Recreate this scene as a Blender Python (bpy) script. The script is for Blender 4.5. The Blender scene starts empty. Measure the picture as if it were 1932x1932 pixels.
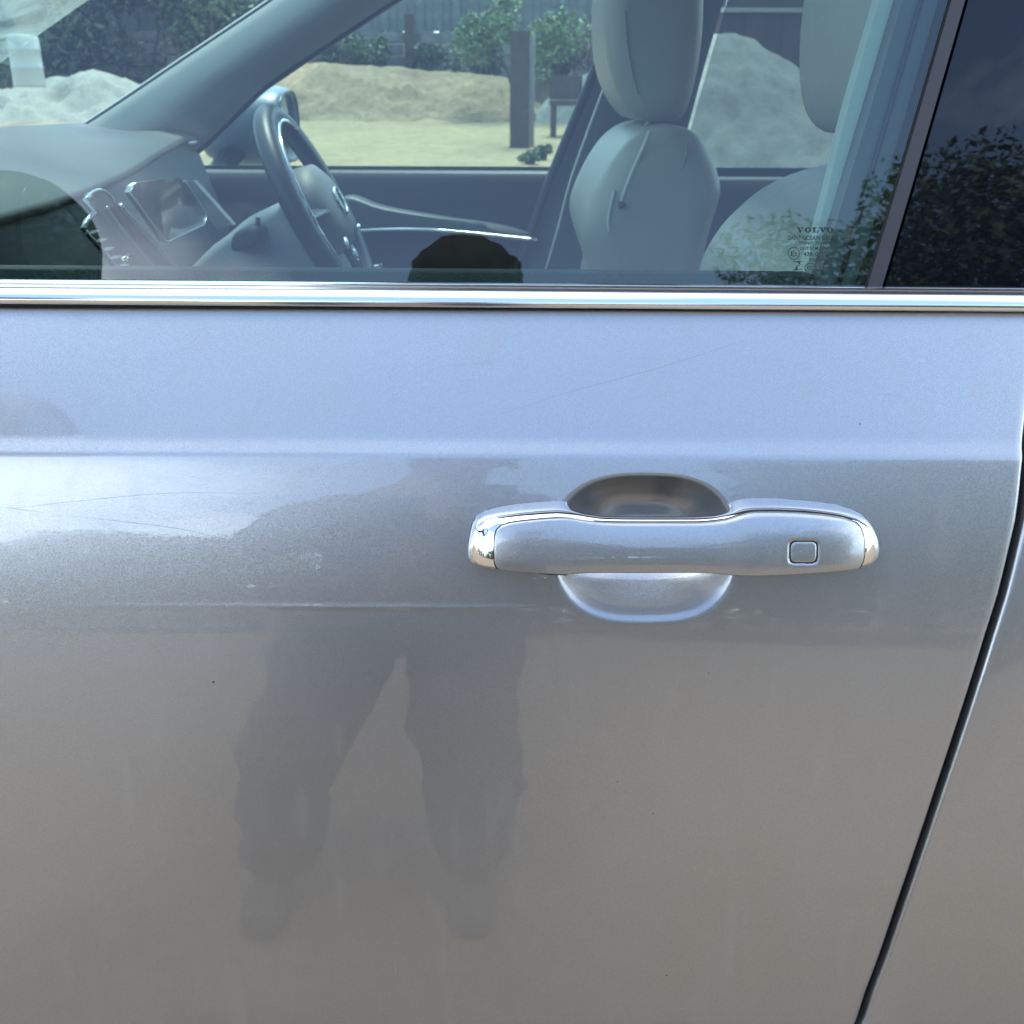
import bpy, bmesh, math, random
import numpy as np
from mathutils import Matrix, Vector, noise as mnoise

random.seed(7); rng = np.random.default_rng(7)
scene = bpy.context.scene
COL = scene.collection
R = math.radians

# ------------------------------------------------------------------ camera, sky, sun, exposure
CAM = np.array([0.0, -0.57, 1.22]); PITCH = 22.0; ROLL = 0.25
cam_d = bpy.data.cameras.new('camera'); cam = bpy.data.objects.new('camera', cam_d); COL.objects.link(cam)
cam_d.sensor_width = 36; cam_d.lens = 36; cam_d.clip_start = 0.01; cam_d.clip_end = 2000
ROT = Matrix.Rotation(R(90 - PITCH), 3, 'X') @ Matrix.Rotation(R(ROLL), 3, 'Z')
cam.matrix_world = Matrix.Translation(CAM) @ ROT.to_4x4()
cam_d.dof.use_dof = True; cam_d.dof.focus_distance = 0.66; cam_d.dof.aperture_fstop = 18
scene.camera = cam
RM = np.array(ROT)

SUN_EL, SUN_AZ = 64.0, 12.0          # azimuth from +Y towards +X: behind the car, to the right
w = bpy.data.worlds.new('World'); scene.world = w; w.use_nodes = True
nt = w.node_tree; nt.nodes.clear()
def N(t, typ, **kw):
    n = t.nodes.new(typ)
    for k, v in kw.items(): setattr(n, k, v)
    return n
sky = N(nt, 'ShaderNodeTexSky', sky_type='NISHITA', sun_disc=False)
sky.sun_elevation = R(SUN_EL); sky.sun_rotation = R(SUN_AZ); sky.air_density = 1.0; sky.dust_density = 0.3; sky.ozone_density = 0.4
tc = N(nt, 'ShaderNodeTexCoord'); sp = N(nt, 'ShaderNodeSeparateXYZ'); nt.links.new(tc.outputs['Generated'], sp.inputs[0])
mx = N(nt, 'ShaderNodeMath', operation='MAXIMUM'); nt.links.new(sp.outputs[2], mx.inputs[0]); mx.inputs[1].default_value = 0.0
ad = N(nt, 'ShaderNodeMath', operation='ADD'); nt.links.new(mx.outputs[0], ad.inputs[0]); ad.inputs[1].default_value = 0.16
dx = N(nt, 'ShaderNodeMath', operation='DIVIDE'); nt.links.new(sp.outputs[0], dx.inputs[0]); nt.links.new(ad.outputs[0], dx.inputs[1])
dy = N(nt, 'ShaderNodeMath', operation='DIVIDE'); nt.links.new(sp.outputs[1], dy.inputs[0]); nt.links.new(ad.outputs[0], dy.inputs[1])
sh = N(nt, 'ShaderNodeMath', operation='ADD'); nt.links.new(dx.outputs[0], sh.inputs[0]); sh.inputs[1].default_value = -0.08
cb = N(nt, 'ShaderNodeCombineXYZ'); nt.links.new(sh.outputs[0], cb.inputs[0]); nt.links.new(dy.outputs[0], cb.inputs[1])
CLOUD_SEED = 4.5
cn = N(nt, 'ShaderNodeTexNoise', noise_dimensions='4D'); cn.inputs['W'].default_value = CLOUD_SEED; nt.links.new(cb.outputs[0], cn.inputs['Vector'])
cn.inputs['Scale'].default_value = 0.75; cn.inputs['Detail'].default_value = 8; cn.inputs['Roughness'].default_value = 0.56; cn.inputs['Distortion'].default_value = 0.3
cr = N(nt, 'ShaderNodeMapRange'); nt.links.new(cn.outputs['Fac'], cr.inputs['Value'])
cr.inputs['From Min'].default_value = 0.465; cr.inputs['From Max'].default_value = 0.72; cr.inputs['To Max'].default_value = 0.74
CLOUD = (12.0, 12.9, 13.8, 1)
mixc = N(nt, 'ShaderNodeMix', data_type='RGBA'); nt.links.new(cr.outputs[0], mixc.inputs['Factor'])
nt.links.new(sky.outputs[0], mixc.inputs['A']); mixc.inputs['B'].default_value = CLOUD
bg = N(nt, 'ShaderNodeBackground'); nt.links.new(mixc.outputs['Result'], bg.inputs['Color']); bg.inputs['Strength'].default_value = 0.15
wo = N(nt, 'ShaderNodeOutputWorld'); nt.links.new(bg.outputs[0], wo.inputs[0])

sun_d = bpy.data.lights.new('sun', 'SUN'); sun = bpy.data.objects.new('sun', sun_d); COL.objects.link(sun)
sun_d.energy = 1.5; sun_d.angle = R(12); sun_d.color = (1.0, 0.95, 0.88)
sd = Vector((math.sin(R(SUN_AZ)) * math.cos(R(SUN_EL)), math.cos(R(SUN_AZ)) * math.cos(R(SUN_EL)), math.sin(R(SUN_EL))))
sun.rotation_euler = sd.to_track_quat('Z', 'Y').to_euler()
vs = scene.view_settings
vs.view_transform = 'Standard'; vs.look = 'None'; vs.gamma = 1; vs.use_curve_mapping = False; vs.exposure = 1.88
scene.cycles.max_bounces = 14; scene.cycles.transparent_max_bounces = 16; scene.cycles.glossy_bounces = 6; scene.cycles.diffuse_bounces = 5
scene.cycles.caustics_reflective = False; scene.cycles.sample_clamp_indirect = 6.0
scene.cycles.use_denoising = True

# ------------------------------------------------------------------ measuring helpers (photo measured at 1932 px)
def ray(u, v):
    c = np.array([(u - 966) / 1932, (966 - v) / 1932, -1.0])
    return RM @ c
def P(u, v, Y):
    d = ray(u, v); t = (Y - CAM[1]) / d[1]; return CAM + d * t
def PX(u, v, X):
    d = ray(u, v); t = (X - CAM[0]) / d[0]; return CAM + d * t

# ------------------------------------------------------------------ mesh helpers
def link(name, me, mat=None, parent=None):
    o = bpy.data.objects.new(name, me); COL.objects.link(o)
    if mat is not None and not me.materials: me.materials.append(mat)
    if parent is not None: o.parent = parent
    return o
def mesh(name, verts, faces, mat=None, parent=None, smooth=True):
    me = bpy.data.meshes.new(name)
    me.from_pydata([tuple(map(float, p)) for p in verts], [], [tuple(int(i) for i in f) for f in faces]); me.update()
    if smooth: me.polygons.foreach_set('use_smooth', [True] * len(me.polygons))
    return link(name, me, mat, parent)
def grid_faces(n, m, wrap=False, off=0):
    i = np.arange(n - 1)[:, None]; j = np.arange(m if wrap else m - 1)[None, :]; j2 = (j + 1) % m
    f = np.stack([i * m + j + 0 * j2, i * m + j2, (i + 1) * m + j2, (i + 1) * m + j], -1).reshape(-1, 4) + off
    return f.tolist()
def grid(name, V, mat, parent=None, wrap=False, caps=False, flip=False, smooth=True):
    n, m = V.shape[:2]; f = grid_faces(n, m, wrap)
    if caps: f = f + [list(range(m))[::-1], [(n - 1) * m + k for k in range(m)]]
    if flip: f = [x[::-1] for x in f]
    return mesh(name, V.reshape(-1, 3), f, mat, parent, smooth)
def catmull(pts, n=8, closed=False):
    p = np.array(pts, float); k = len(p); out = []
    for i in range(k if closed else k - 1):
        if closed: a, b, c, d = p[(i - 1) % k], p[i], p[(i + 1) % k], p[(i + 2) % k]
        else: a, b, c, d = p[max(i - 1, 0)], p[i], p[i + 1], p[min(i + 2, k - 1)]
        for t in np.linspace(0, 1, n, endpoint=False):
            out.append(0.5 * ((2 * b) + (-a + c) * t + (2 * a - 5 * b + 4 * c - d) * t * t + (-a + 3 * b - 3 * c + d) * t ** 3))
    if not closed: out.append(p[-1])
    return np.array(out)
def tube(name, pts, rad, mat, parent=None, seg=10, closed=False, flat=1.0, caps=True):
    p = np.array(pts, float); n = len(p); rad = np.broadcast_to(np.array(rad, float), (n,))
    T = np.roll(p, -1, 0) - np.roll(p, 1, 0) if closed else np.gradient(p, axis=0)
    T /= np.linalg.norm(T, axis=1)[:, None] + 1e-12
    up = np.array([0, 0, 1.0]) if abs(T[0][2]) < .9 else np.array([1.0, 0, 0])
    u = np.cross(T[0], up); u /= np.linalg.norm(u); rings = []
    for i in range(n):
        u = u - T[i] * np.dot(u, T[i]); u /= np.linalg.norm(u) + 1e-12; v = np.cross(T[i], u)
        a = np.linspace(0, 2 * np.pi, seg, endpoint=False)
        rings.append(p[i] + rad[i] * (np.cos(a)[:, None] * u + flat * np.sin(a)[:, None] * v))
    V = np.array(rings)
    if closed: V = np.concatenate([V, V[:1]], 0)
    return grid(name, V, mat, parent, wrap=True, caps=caps and not closed)
def slab(name, xz, y0, y1, r, mat, parent=None, sub=5, k=6, skew=None):
    """rounded cushion: a side profile (x,z) carried across y0..y1 with round edges"""
    p = catmull(xz, sub, True) if sub > 1 else np.array(xz, float)
    area = 0.5 * np.sum(p[:, 0] * np.roll(p[:, 1], -1) - np.roll(p[:, 0], -1) * p[:, 1])
    if area < 0: p = p[::-1]
    t = np.roll(p, -1, 0) - np.roll(p, 1, 0); t /= np.linalg.norm(t, axis=1)[:, None] + 1e-9
    nrm = np.stack([-t[:, 1], t[:, 0]], 1)
    lay = []
    for i in range(k + 1):
        a = math.pi / 2 * i / k; lay.append((y0 + r * (1 - math.sin(a)) if False else y0 + r * (1 - math.sin(a)), r * (1 - math.cos(a))))
    lay = [(y0 + r * (1 - math.sin(math.pi / 2 * (1 - i / k))), r * (1 - math.cos(math.pi / 2 * (1 - i / k)))) for i in range(k + 1)]
    lay = lay + [(y0 + y1 - y, ins) for y, ins in lay[::-1]]
    V = []
    for y, ins in lay:
        c_ = (p.max(0) + p.min(0)) / 2; hw_ = (p.max(0) - p.min(0)) / 2; q = c_ + (p - c_) * np.clip((hw_ - ins) / hw_, .05, 1)
        V.append(np.stack([q[:, 0], np.full(len(q), y), q[:, 1]], 1))
    V = np.array(V)
    if skew is not None: V[..., 0] += skew * (V[..., 1] - y0)
    return grid(name, V, mat, parent, wrap=True, caps=True, flip=True)
def box(name, c, s, mat, parent=None, rz=0, bevel=0.0, rot=None):
    bm = bmesh.new(); bmesh.ops.create_cube(bm, size=1)
    bmesh.ops.scale(bm, vec=s, verts=bm.verts)
    if bevel: bmesh.ops.bevel(bm, geom=bm.edges[:], offset=bevel, segments=2, affect='EDGES', profile=.7)
    M = (rot.to_4x4() if rot is not None else Matrix.Rotation(rz, 4, 'Z'))
    bmesh.ops.transform(bm, matrix=Matrix.Translation(c) @ M, verts=bm.verts)
    me = bpy.data.meshes.new(name); bm.to_mesh(me); bm.free()
    return link(name, me, mat, parent)
def poly_prism(name, pts, depth, mat, parent=None):
    """flat outline (3-D points, counter-clockwise from the viewer) given a thickness along depth"""
    p = np.array(pts, float); n = len(p); d = np.array(depth, float)
    V = np.concatenate([p, p + d]); f = [list(range(n)), [2 * n - 1 - i for i in range(n)]]
    f += [[(i + 1) % n, i, n + i, n + (i + 1) % n] for i in range(n)]
    return mesh(name, V, f, mat, parent, smooth=False)
def empty(name, loc, label, cat, group=None, kind=None):
    o = bpy.data.objects.new(name, None); COL.objects.link(o); o.location = loc; o.empty_display_size = .2
    tag(o, label, cat, group, kind); return o
def tag(o, label=None, cat=None, group=None, kind=None):
    if label: o['label'] = label
    if cat: o['category'] = cat
    if group: o['group'] = group
    if kind: o['kind'] = kind
    return o
def fbm(x, y, z=0, o=4):
    return mnoise.fractal(Vector((x, y, z)), 1.0, 2.0, o)

# ------------------------------------------------------------------ materials
def mat(name, col, rough=.6, metal=0.0, coat=0.0, coat_rough=.03, spec=.5, var=None, bump=None, sheen=0):
    m = bpy.data.materials.new(name); m.use_nodes = True; t = m.node_tree; b = t.nodes['Principled BSDF']
    b.inputs['Base Color'].default_value = (*col, 1); b.inputs['Roughness'].default_value = rough; b.inputs['Metallic'].default_value = metal
    b.inputs['Coat Weight'].default_value = coat; b.inputs['Coat Roughness'].default_value = coat_rough; b.inputs['Specular IOR Level'].default_value = spec
    b.inputs['Sheen Weight'].default_value = sheen
    co = N(t, 'ShaderNodeTexCoord')
    if var:
        sc, amt, col2 = var
        n = N(t, 'ShaderNodeTexNoise'); n.inputs['Scale'].default_value = sc; n.inputs['Detail'].default_value = 6; n.inputs['Roughness'].default_value = .65
        t.links.new(co.outputs['Object'], n.inputs['Vector'])
        mr = N(t, 'ShaderNodeMapRange'); mr.inputs['From Min'].default_value = .32; mr.inputs['From Max'].default_value = .68; mr.inputs['To Max'].default_value = amt
        t.links.new(n.outputs['Fac'], mr.inputs['Value'])
        mi = N(t, 'ShaderNodeMix', data_type='RGBA'); t.links.new(mr.outputs[0], mi.inputs['Factor'])
        mi.inputs['A'].default_value = (*col, 1); mi.inputs['B'].default_value = (*col2, 1); t.links.new(mi.outputs['Result'], b.inputs['Base Color'])
    if bump:
        sc, st, dist = bump
        n = N(t, 'ShaderNodeTexNoise'); n.inputs['Scale'].default_value = sc; n.inputs['Detail'].default_value = 4
        t.links.new(co.outputs['Object'], n.inputs['Vector'])
        bp = N(t, 'ShaderNodeBump'); bp.inputs['Strength'].default_value = st; bp.inputs['Distance'].default_value = dist
        t.links.new(n.outputs['Fac'], bp.inputs['Height']); t.links.new(bp.outputs[0], b.inputs['Normal'])
    return m

def paint_material():
    m = bpy.data.materials.new('silver_metallic_paint'); m.use_nodes = True; t = m.node_tree; b = t.nodes['Principled BSDF']
    co = N(t, 'ShaderNodeTexCoord')
    # metal flakes: every tiny cell tilts its own way and differs a little in brightness
    fl = N(t, 'ShaderNodeTexVoronoi'); fl.inputs['Scale'].default_value = 2600; t.links.new(co.outputs['Object'], fl.inputs['Vector'])
    geo = N(t, 'ShaderNodeNewGeometry')
    sub = N(t, 'ShaderNodeVectorMath', operation='SUBTRACT'); t.links.new(fl.outputs['Color'], sub.inputs[0]); sub.inputs[1].default_value = (.5, .5, .5)
    scl = N(t, 'ShaderNodeVectorMath', operation='SCALE'); t.links.new(sub.outputs[0], scl.inputs[0]); scl.inputs['Scale'].default_value = .09
    add = N(t, 'ShaderNodeVectorMath', operation='ADD'); t.links.new(geo.outputs['Normal'], add.inputs[0]); t.links.new(scl.outputs[0], add.inputs[1])
    nn = N(t, 'ShaderNodeVectorMath', operation='NORMALIZE'); t.links.new(add.outputs[0], nn.inputs[0]); t.links.new(nn.outputs[0], b.inputs['Normal'])
    # road film: faint dusty mottling, denser drip marks
    n1 = N(t, 'ShaderNodeTexNoise'); n1.inputs['Scale'].default_value = 5; n1.inputs['Detail'].default_value = 6; t.links.new(co.outputs['Object'], n1.inputs['Vector'])
    mp = N(t, 'ShaderNodeMapping'); mp.inputs['Scale'].default_value = (60, 60, 7); t.links.new(co.outputs['Object'], mp.inputs[0])
    n2 = N(t, 'ShaderNodeTexNoise'); n2.inputs['Scale'].default_value = 1; n2.inputs['Detail'].default_value = 4; t.links.new(mp.outputs[0], n2.inputs['Vector'])
    r2 = N(t, 'ShaderNodeMapRange'); r2.inputs['From Min'].default_value = .57; r2.inputs['From Max'].default_value = .82; r2.inputs['To Max'].default_value = .24; t.links.new(n2.outputs['Fac'], r2.inputs['Value'])
    r1 = N(t, 'ShaderNodeMapRange'); r1.inputs['From Min'].default_value = .35; r1.inputs['From Max'].default_value = .7; r1.inputs['To Min'].default_value = .02; r1.inputs['To Max'].default_value = .14; t.links.new(n1.outputs['Fac'], r1.inputs['Value'])
    sm = N(t, 'ShaderNodeMath', operation='ADD'); t.links.new(r1.outputs[0], sm.inputs[0]); t.links.new(r2.outputs[0], sm.inputs[1])
    hv = N(t, 'ShaderNodeSeparateColor'); t.links.new(fl.outputs['Color'], hv.inputs[0])
    fr = N(t, 'ShaderNodeMapRange'); fr.inputs['To Min'].default_value = .9; fr.inputs['To Max'].default_value = 1.1; t.links.new(hv.outputs[2], fr.inputs['Value'])
    hs = N(t, 'ShaderNodeHueSaturation'); hs.inputs['Color'].default_value = (.425, .434, .434, 1); t.links.new(fr.outputs[0], hs.inputs['Value'])
    t.links.new(hs.outputs[0], b.inputs['Base Color'])
    b.inputs['Metallic'].default_value = .9; b.inputs['Roughness'].default_value = .36
    b.inputs['Coat Weight'].default_value = 1; b.inputs['Coat Roughness'].default_value = .012; b.inputs['Coat IOR'].default_value = 1.7
    # faint orange peel in the clear coat
    op = N(t, 'ShaderNodeTexNoise'); op.inputs['Scale'].default_value = 260; op.inputs['Detail'].default_value = 2; t.links.new(co.outputs['Object'], op.inputs['Vector'])
    bp = N(t, 'ShaderNodeBump'); bp.inputs['Strength'].default_value = .03; bp.inputs['Distance'].default_value = .0003; t.links.new(op.outputs['Fac'], bp.inputs['Height'])
    t.links.new(bp.outputs[0], b.inputs['Coat Normal'])
    # dust film over it
    df = N(t, 'ShaderNodeBsdfDiffuse'); df.inputs['Color'].default_value = (.36, .33, .29, 1)
    ms = N(t, 'ShaderNodeMixShader'); t.links.new(sm.outputs[0], ms.inputs[0]); t.links.new(b.outputs[0], ms.inputs[1]); t.links.new(df.outputs[0], ms.inputs[2])
    t.links.new(ms.outputs[0], t.nodes['Material Output'].inputs[0])
    return m

def glass_material(name, tint, refl=2.0, dust=0.0, dust_col=(.5, .5, .48)):
    """thin pane: the outer face mirrors by Fresnel (both surfaces of the pane together), the rest passes, tinted once"""
    m = bpy.data.materials.new(name); m.use_nodes = True; t = m.node_tree; t.nodes.clear()
    out = N(t, 'ShaderNodeOutputMaterial'); geo = N(t, 'ShaderNodeNewGeometry')
    tr = N(t, 'ShaderNodeBsdfTransparent'); tr.inputs['Color'].default_value = (*tint, 1)
    tr0 = N(t, 'ShaderNodeBsdfTransparent')
    gl = N(t, 'ShaderNodeBsdfGlossy'); gl.inputs['Roughness'].default_value = 0.0
    fr = N(t, 'ShaderNodeFresnel'); fr.inputs['IOR'].default_value = 1.52
    mu = N(t, 'ShaderNodeMath', operation='MULTIPLY', use_clamp=True); mu.inputs[1].default_value = refl; t.links.new(fr.outputs[0], mu.inputs[0])
    mixg = N(t, 'ShaderNodeMixShader'); t.links.new(mu.outputs[0], mixg.inputs[0]); t.links.new(tr.outputs[0], mixg.inputs[1]); t.links.new(gl.outputs[0], mixg.inputs[2])
    last = mixg
    if dust:
        df = N(t, 'ShaderNodeBsdfTranslucent'); df.inputs['Color'].default_value = (*dust_col, 1)
        d2 = N(t, 'ShaderNodeBsdfDiffuse'); d2.inputs['Color'].default_value = (*dust_col, 1)
        dd = N(t, 'ShaderNodeMixShader'); dd.inputs[0].default_value = .5; t.links.new(df.outputs[0], dd.inputs[1]); t.links.new(d2.outputs[0], dd.inputs[2])
        co = N(t, 'ShaderNodeTexCoord'); n = N(t, 'ShaderNodeTexNoise'); n.inputs['Scale'].default_value = 9; n.inputs['Detail'].default_value = 7; n.inputs['Distortion'].default_value = 1.2
        t.links.new(co.outputs['Object'], n.inputs['Vector'])
        mr = N(t, 'ShaderNodeMapRange'); mr.inputs['From Min'].default_value = .35; mr.inputs['From Max'].default_value = .75; mr.inputs['To Min'].default_value = dust * .35; mr.inputs['To Max'].default_value = dust * 1.5
        t.links.new(n.outputs['Fac'], mr.inputs['Value'])
        md = N(t, 'ShaderNodeMixShader'); t.links.new(mr.outputs[0], md.inputs[0]); t.links.new(mixg.outputs[0], md.inputs[1]); t.links.new(dd.outputs[0], md.inputs[2]); last = md
    mb = N(t, 'ShaderNodeMixShader'); t.links.new(geo.outputs['Backfacing'], mb.inputs[0]); t.links.new(last.outputs[0], mb.inputs[1]); t.links.new(tr0.outputs[0], mb.inputs[2])
    t.links.new(mb.outputs[0], out.inputs[0])
    return m

PAINT = paint_material()
CHROME = mat('polished_chrome', (.86, .87, .88), .06, 1.0, bump=(400, .02, .0004))
BRIGHT = mat('bright_anodised_trim', (.90, .91, .93), .14, 1.0)
BLACKGLOSS = mat('gloss_black_pillar', (.004, .005, .008), .3, coat=1, coat_rough=.01, spec=0)
RUBBER = mat('black_rubber', (.012, .012, .013), .6, bump=(900, .1, .0004))
STRIP = mat('window_channel_strip', (.045, .040, .043), .42, bump=(700, .08, .0004))
GAPBLACK = mat('dark_gap', (.006, .006, .006), .8)
GLASS = glass_material('green_side_glass', (.60, .83, .76), 2.3)
WSHIELD = glass_material('dusty_windscreen', (.80, .88, .86), 1.6, dust=.62, dust_col=(.46, .50, .47))
FARGLASS = glass_material('far_side_glass', (.86, .93, .90), 1.6)
DARKGLASS = glass_material('dark_privacy_glass', (.42, .46, .45), 1.6)
DASH = mat('soft_dash_top', (.085, .088, .09), .62, bump=(900, .25, .0006))
DARKTRIM = mat('dark_charcoal_trim', (.022, .024, .028), .5, bump=(700, .15, .0005))
CREAM = mat('cream_leather', (.35, .325, .28), .46, bump=(22, .18, .012), var=(3, .5, (.31, .285, .245)))
CREAMTRIM = mat('cream_pillar_cloth', (.56, .55, .52), .8, bump=(1200, .2, .0004))
GREYTRIM = mat('grey_plastic_trim', (.16, .165, .17), .55, bump=(800, .15, .0004))
SCREEN = mat('screen_glass', (.004, .005, .007), .15, coat=1, coat_rough=.02)
PIANO = mat('piano_black', (.008, .008, .009), .3)
INK = mat('etched_ink', (.012, .022, .022), .7)

# ------------------------------------------------------------------ car body side: tumblehome profile
TILT = [(0.0, -12), (.30, -4), (.45, 2), (.574, 4.6), (.683, 6.0), (.80, 9.4), (.886, 13), (.912, 14.8), (.977, 20.8), (.990, 21.6), (.9950, 23), (.9985, 39), (1.0035, 39), (1.0085, 31), (1.03, 32), (1.06, 33), (1.3, 33)]
ZT = np.linspace(0.0, 1.3, 2601)
tt = np.interp(ZT, [a for a, b in TILT], [b for a, b in TILT])
YT = np.concatenate([[0], np.cumsum(np.tan(np.radians((tt[1:] + tt[:-1]) / 2)) * np.diff(ZT))])
YT -= np.interp(.5, ZT, YT)
def ydoor(z): return np.interp(z, ZT, YT)
def hit(u, v, off=0.0):
    Y = .03
    for _ in range(40):
        p = P(u, v, Y); Yn = float(ydoor(p[2])) - off
        if abs(Yn - Y) < 1e-7: break
        Y = .5 * Y + .5 * Yn if abs(Yn - Y) > 1e-4 else Yn
    return P(u, v, Yn)
def Z5(x, y): return (900 + x * 900 / 1932) * 1932 / 2048, (900 + y * 900 / 1932) * 1932 / 2048

BELT = hit(966, 588)[2]                       # top of the painted panel
EDGE = [(1950, 540), (1946, 700), (1936, 790), (1931, 845), (1930, 885), (1925, 935), (1918, 985), (1905, 1040), (1885, 1122), (1862, 1195), (1835, 1282), (1800, 1390), (1765, 1495), (1730, 1600), (1695, 1703), (1660, 1806), (1635, 1872), (1615, 1934)]
eh = np.array([hit(u, v) for u, v in EDGE])
o_ = np.argsort(eh[:, 2]); ez, ex = eh[o_, 2], eh[o_, 0]
ez = np.concatenate([[.20, .40], ez, [1.3]]); ex = np.concatenate([[ex[0] - .19, ex[0] - .075], ex, [ex[-1]]])
def xedge(z): return np.interp(z, ez, ex)

car = empty('car', (0, 0.9, 0), 'silver grey metallic car with cream seats, its passenger door filling the view', 'car')
CARLOC = np.array([0, 0.9, 0.0])
def C(o):                                     # keep world placement under the car Empty
    o.matrix_parent_inverse = Matrix.Translation(-Vector(CARLOC)); return o
def cgrid(name, V, m, **k): return C(grid(name, V, m, car, **k))
def cmesh(name, v, f, m, **k): return C(mesh(name, v, f, m, car, **k))
def cslab(*a, **k): return C(slab(*a, parent=car, **k))
def ctube(*a, **k): return C(tube(*a, parent=car, **k))
def cbox(*a, **k): return C(box(*a, parent=car, **k))

# recess behind the handle
RC = hit(*Z5(840, 420)); RW = (hit(*Z5(1222, 420))[0] - hit(*Z5(458, 420))[0]) / 2
ztop, zbot = hit(*Z5(840, 113))[2], hit(*Z5(840, 727))[2]; RZ = (ztop + zbot) / 2; RH = (ztop - zbot) / 2; RCX = RC[0]
def recess(x, z):
    n = 2.7
    r = (np.abs((x - RCX) / RW) ** n + np.abs((z - RZ) / RH) ** n) ** (1 / n)
    w_ = np.clip(((z - RZ) / RH + .6) / .75, 0, 1); w_ = w_ * w_ * (3 - 2 * w_)
    pw_ = 1.6 + 1.3 * w_; k_ = 30 - 2 * w_
    s = np.log1p(np.exp(np.clip((1 - r ** pw_) * k_, -30, 30))) / k_
    return (.031 + .015 * w_) * s
def door_extra(x, z):
    e = .010 * (np.clip(np.abs(x + .1) - .3, 0, 9)) ** 2
    fade = np.clip((x + .33) / .25, 0, 1) * np.clip((.075 - x) / .03, 0, 1)
    e = e - .00055 * fade * np.exp(-((z - .9105) / .0016) ** 2)
    return e
LINEZ = hit(700, 1145)[2]
def door_surface(x, z, with_recess=True):
    y = ydoor(z) + .010 * np.clip(np.abs(x + .1) - .5, 0, 9) ** 2
    fade = np.clip((x + .32) / .25, 0, 1) * np.clip((.035 - x) / .05, 0, 1)
    y = y - .0003 * fade * np.exp(-((z - LINEZ) / .0017) ** 2)
    if with_recess: y = y + recess(x, z)
    return y

def panel(name, xs_s, zs, x0f, x1f, lip0, lip1, with_recess):
    S = np.array(xs_s); Zg = np.array(zs); x0 = x0f(Zg); x1 = x1f(Zg)
    X = x0[:, None] + S[None, :] * (x1 - x0)[:, None]; Z = np.repeat(Zg[:, None], len(S), 1)
    Y = door_surface(X, Z, with_recess)
    V = np.stack([X, Y, Z], -1)
    def lip(V, edge, sgn):
        e = V[:, -1 if sgn > 0 else 0]; cols = []
        for a in (25, 50, 75, 90):
            r = .0028; c = e.copy(); c[:, 0] += sgn * r * math.sin(R(a)); c[:, 1] += r * (1 - math.cos(R(a))); cols.append(c)
        c = e.copy(); c[:, 0] += sgn * .0028; c[:, 1] += .03; cols.append(c)
        return np.stack(cols, 1)
    if lip1: V = np.concatenate([V, lip(V, 1, 1)], 1)
    if lip0: V = np.concatenate([lip(V, 0, -1)[:, ::-1], V], 1)
    top = V[-1:].copy(); t1 = top.copy(); t1[..., 1] += .002; t1[..., 2] += .0012; t2 = top.copy(); t2[..., 1] += .02; t2[..., 2] += .0012
    V = np.concatenate([V, t1, t2], 0)
    bot = V[:1].copy(); bot[..., 1] += .05; V = np.concatenate([bot, V], 0)
    return cgrid(name, V, PAINT)

zs = np.concatenate([np.linspace(.24, .60, 40), np.linspace(.602, .86, 60), np.linspace(.862, RZ - RH - .008, 10)[1:], np.linspace(RZ - RH - .006, RZ + RH + .006, 130), np.linspace(RZ + RH + .007, BELT, 130)])
zs = np.unique(np.round(zs, 5)); zs = zs[np.concatenate([[True], np.diff(zs) > 2e-4])]
XL = -1.05
def s_of(x): return (x - XL) / (xedge(.95) - XL)
ss = np.concatenate([np.linspace(0, s_of(-.42), 24), np.linspace(s_of(-.41), s_of(RCX - RW - .008), 60), np.linspace(s_of(RCX - RW - .007), s_of(RCX + RW + .007), 150), np.linspace(s_of(RCX + RW + .01), 1, 50)])
door = panel('front_door', ss, zs, lambda z: 0 * z + XL, lambda z: xedge(z) - .0028, True, True, True)
GAPW = .0055
zs2 = np.concatenate([np.linspace(.24, .60, 30), np.linspace(.602, .99, 60), np.linspace(.991, 1.02, 40), np.linspace(1.022, BELT, 20)])
panel('rear_door', np.linspace(0, 1, 40), zs2, lambda z: xedge(z) + GAPW + .0028, lambda z: 0 * z + 1.45, True, False, False)
zz = np.linspace(.3, BELT - .002, 60)
cgrid('door_gap_seal', np.stack([np.stack([xedge(zz) - .02, ydoor(zz) + .024, zz], 1), np.stack([xedge(zz) + .03, ydoor(zz) + .024, zz], 1)], 1), GAPBLACK)
panel('fender', np.linspace(0, 1, 20), zs2, lambda z: 0 * z - 2.35, lambda z: 0 * z + XL - .008, False, True, False)

# ------------------------------------------------------------------ belt trim: bright moulding, rubber shadow gap below
def belt_section(pts, name, m, x0=-1.1, x1=1.45, n=60):
    xs = np.linspace(x0, x1, n)
    V = np.array([[(x, y + .010 * max(abs(x + .1) - .5, 0) ** 2, z - (x * .0035)) for y, z in pts] for x in xs])
    return cgrid(name, V, m, wrap=True, caps=True)
yb = float(ydoor(BELT))
z_gap = BELT; 
def zat(v, Y): return P(966, v, Y)[2]
ztb = zat(579, yb - .004); ztt = zat(537, yb + .004)       # bright moulding bottom and top
prof = [(yb + .012, ztb - .0015)]
hgt = ztt - ztb
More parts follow.
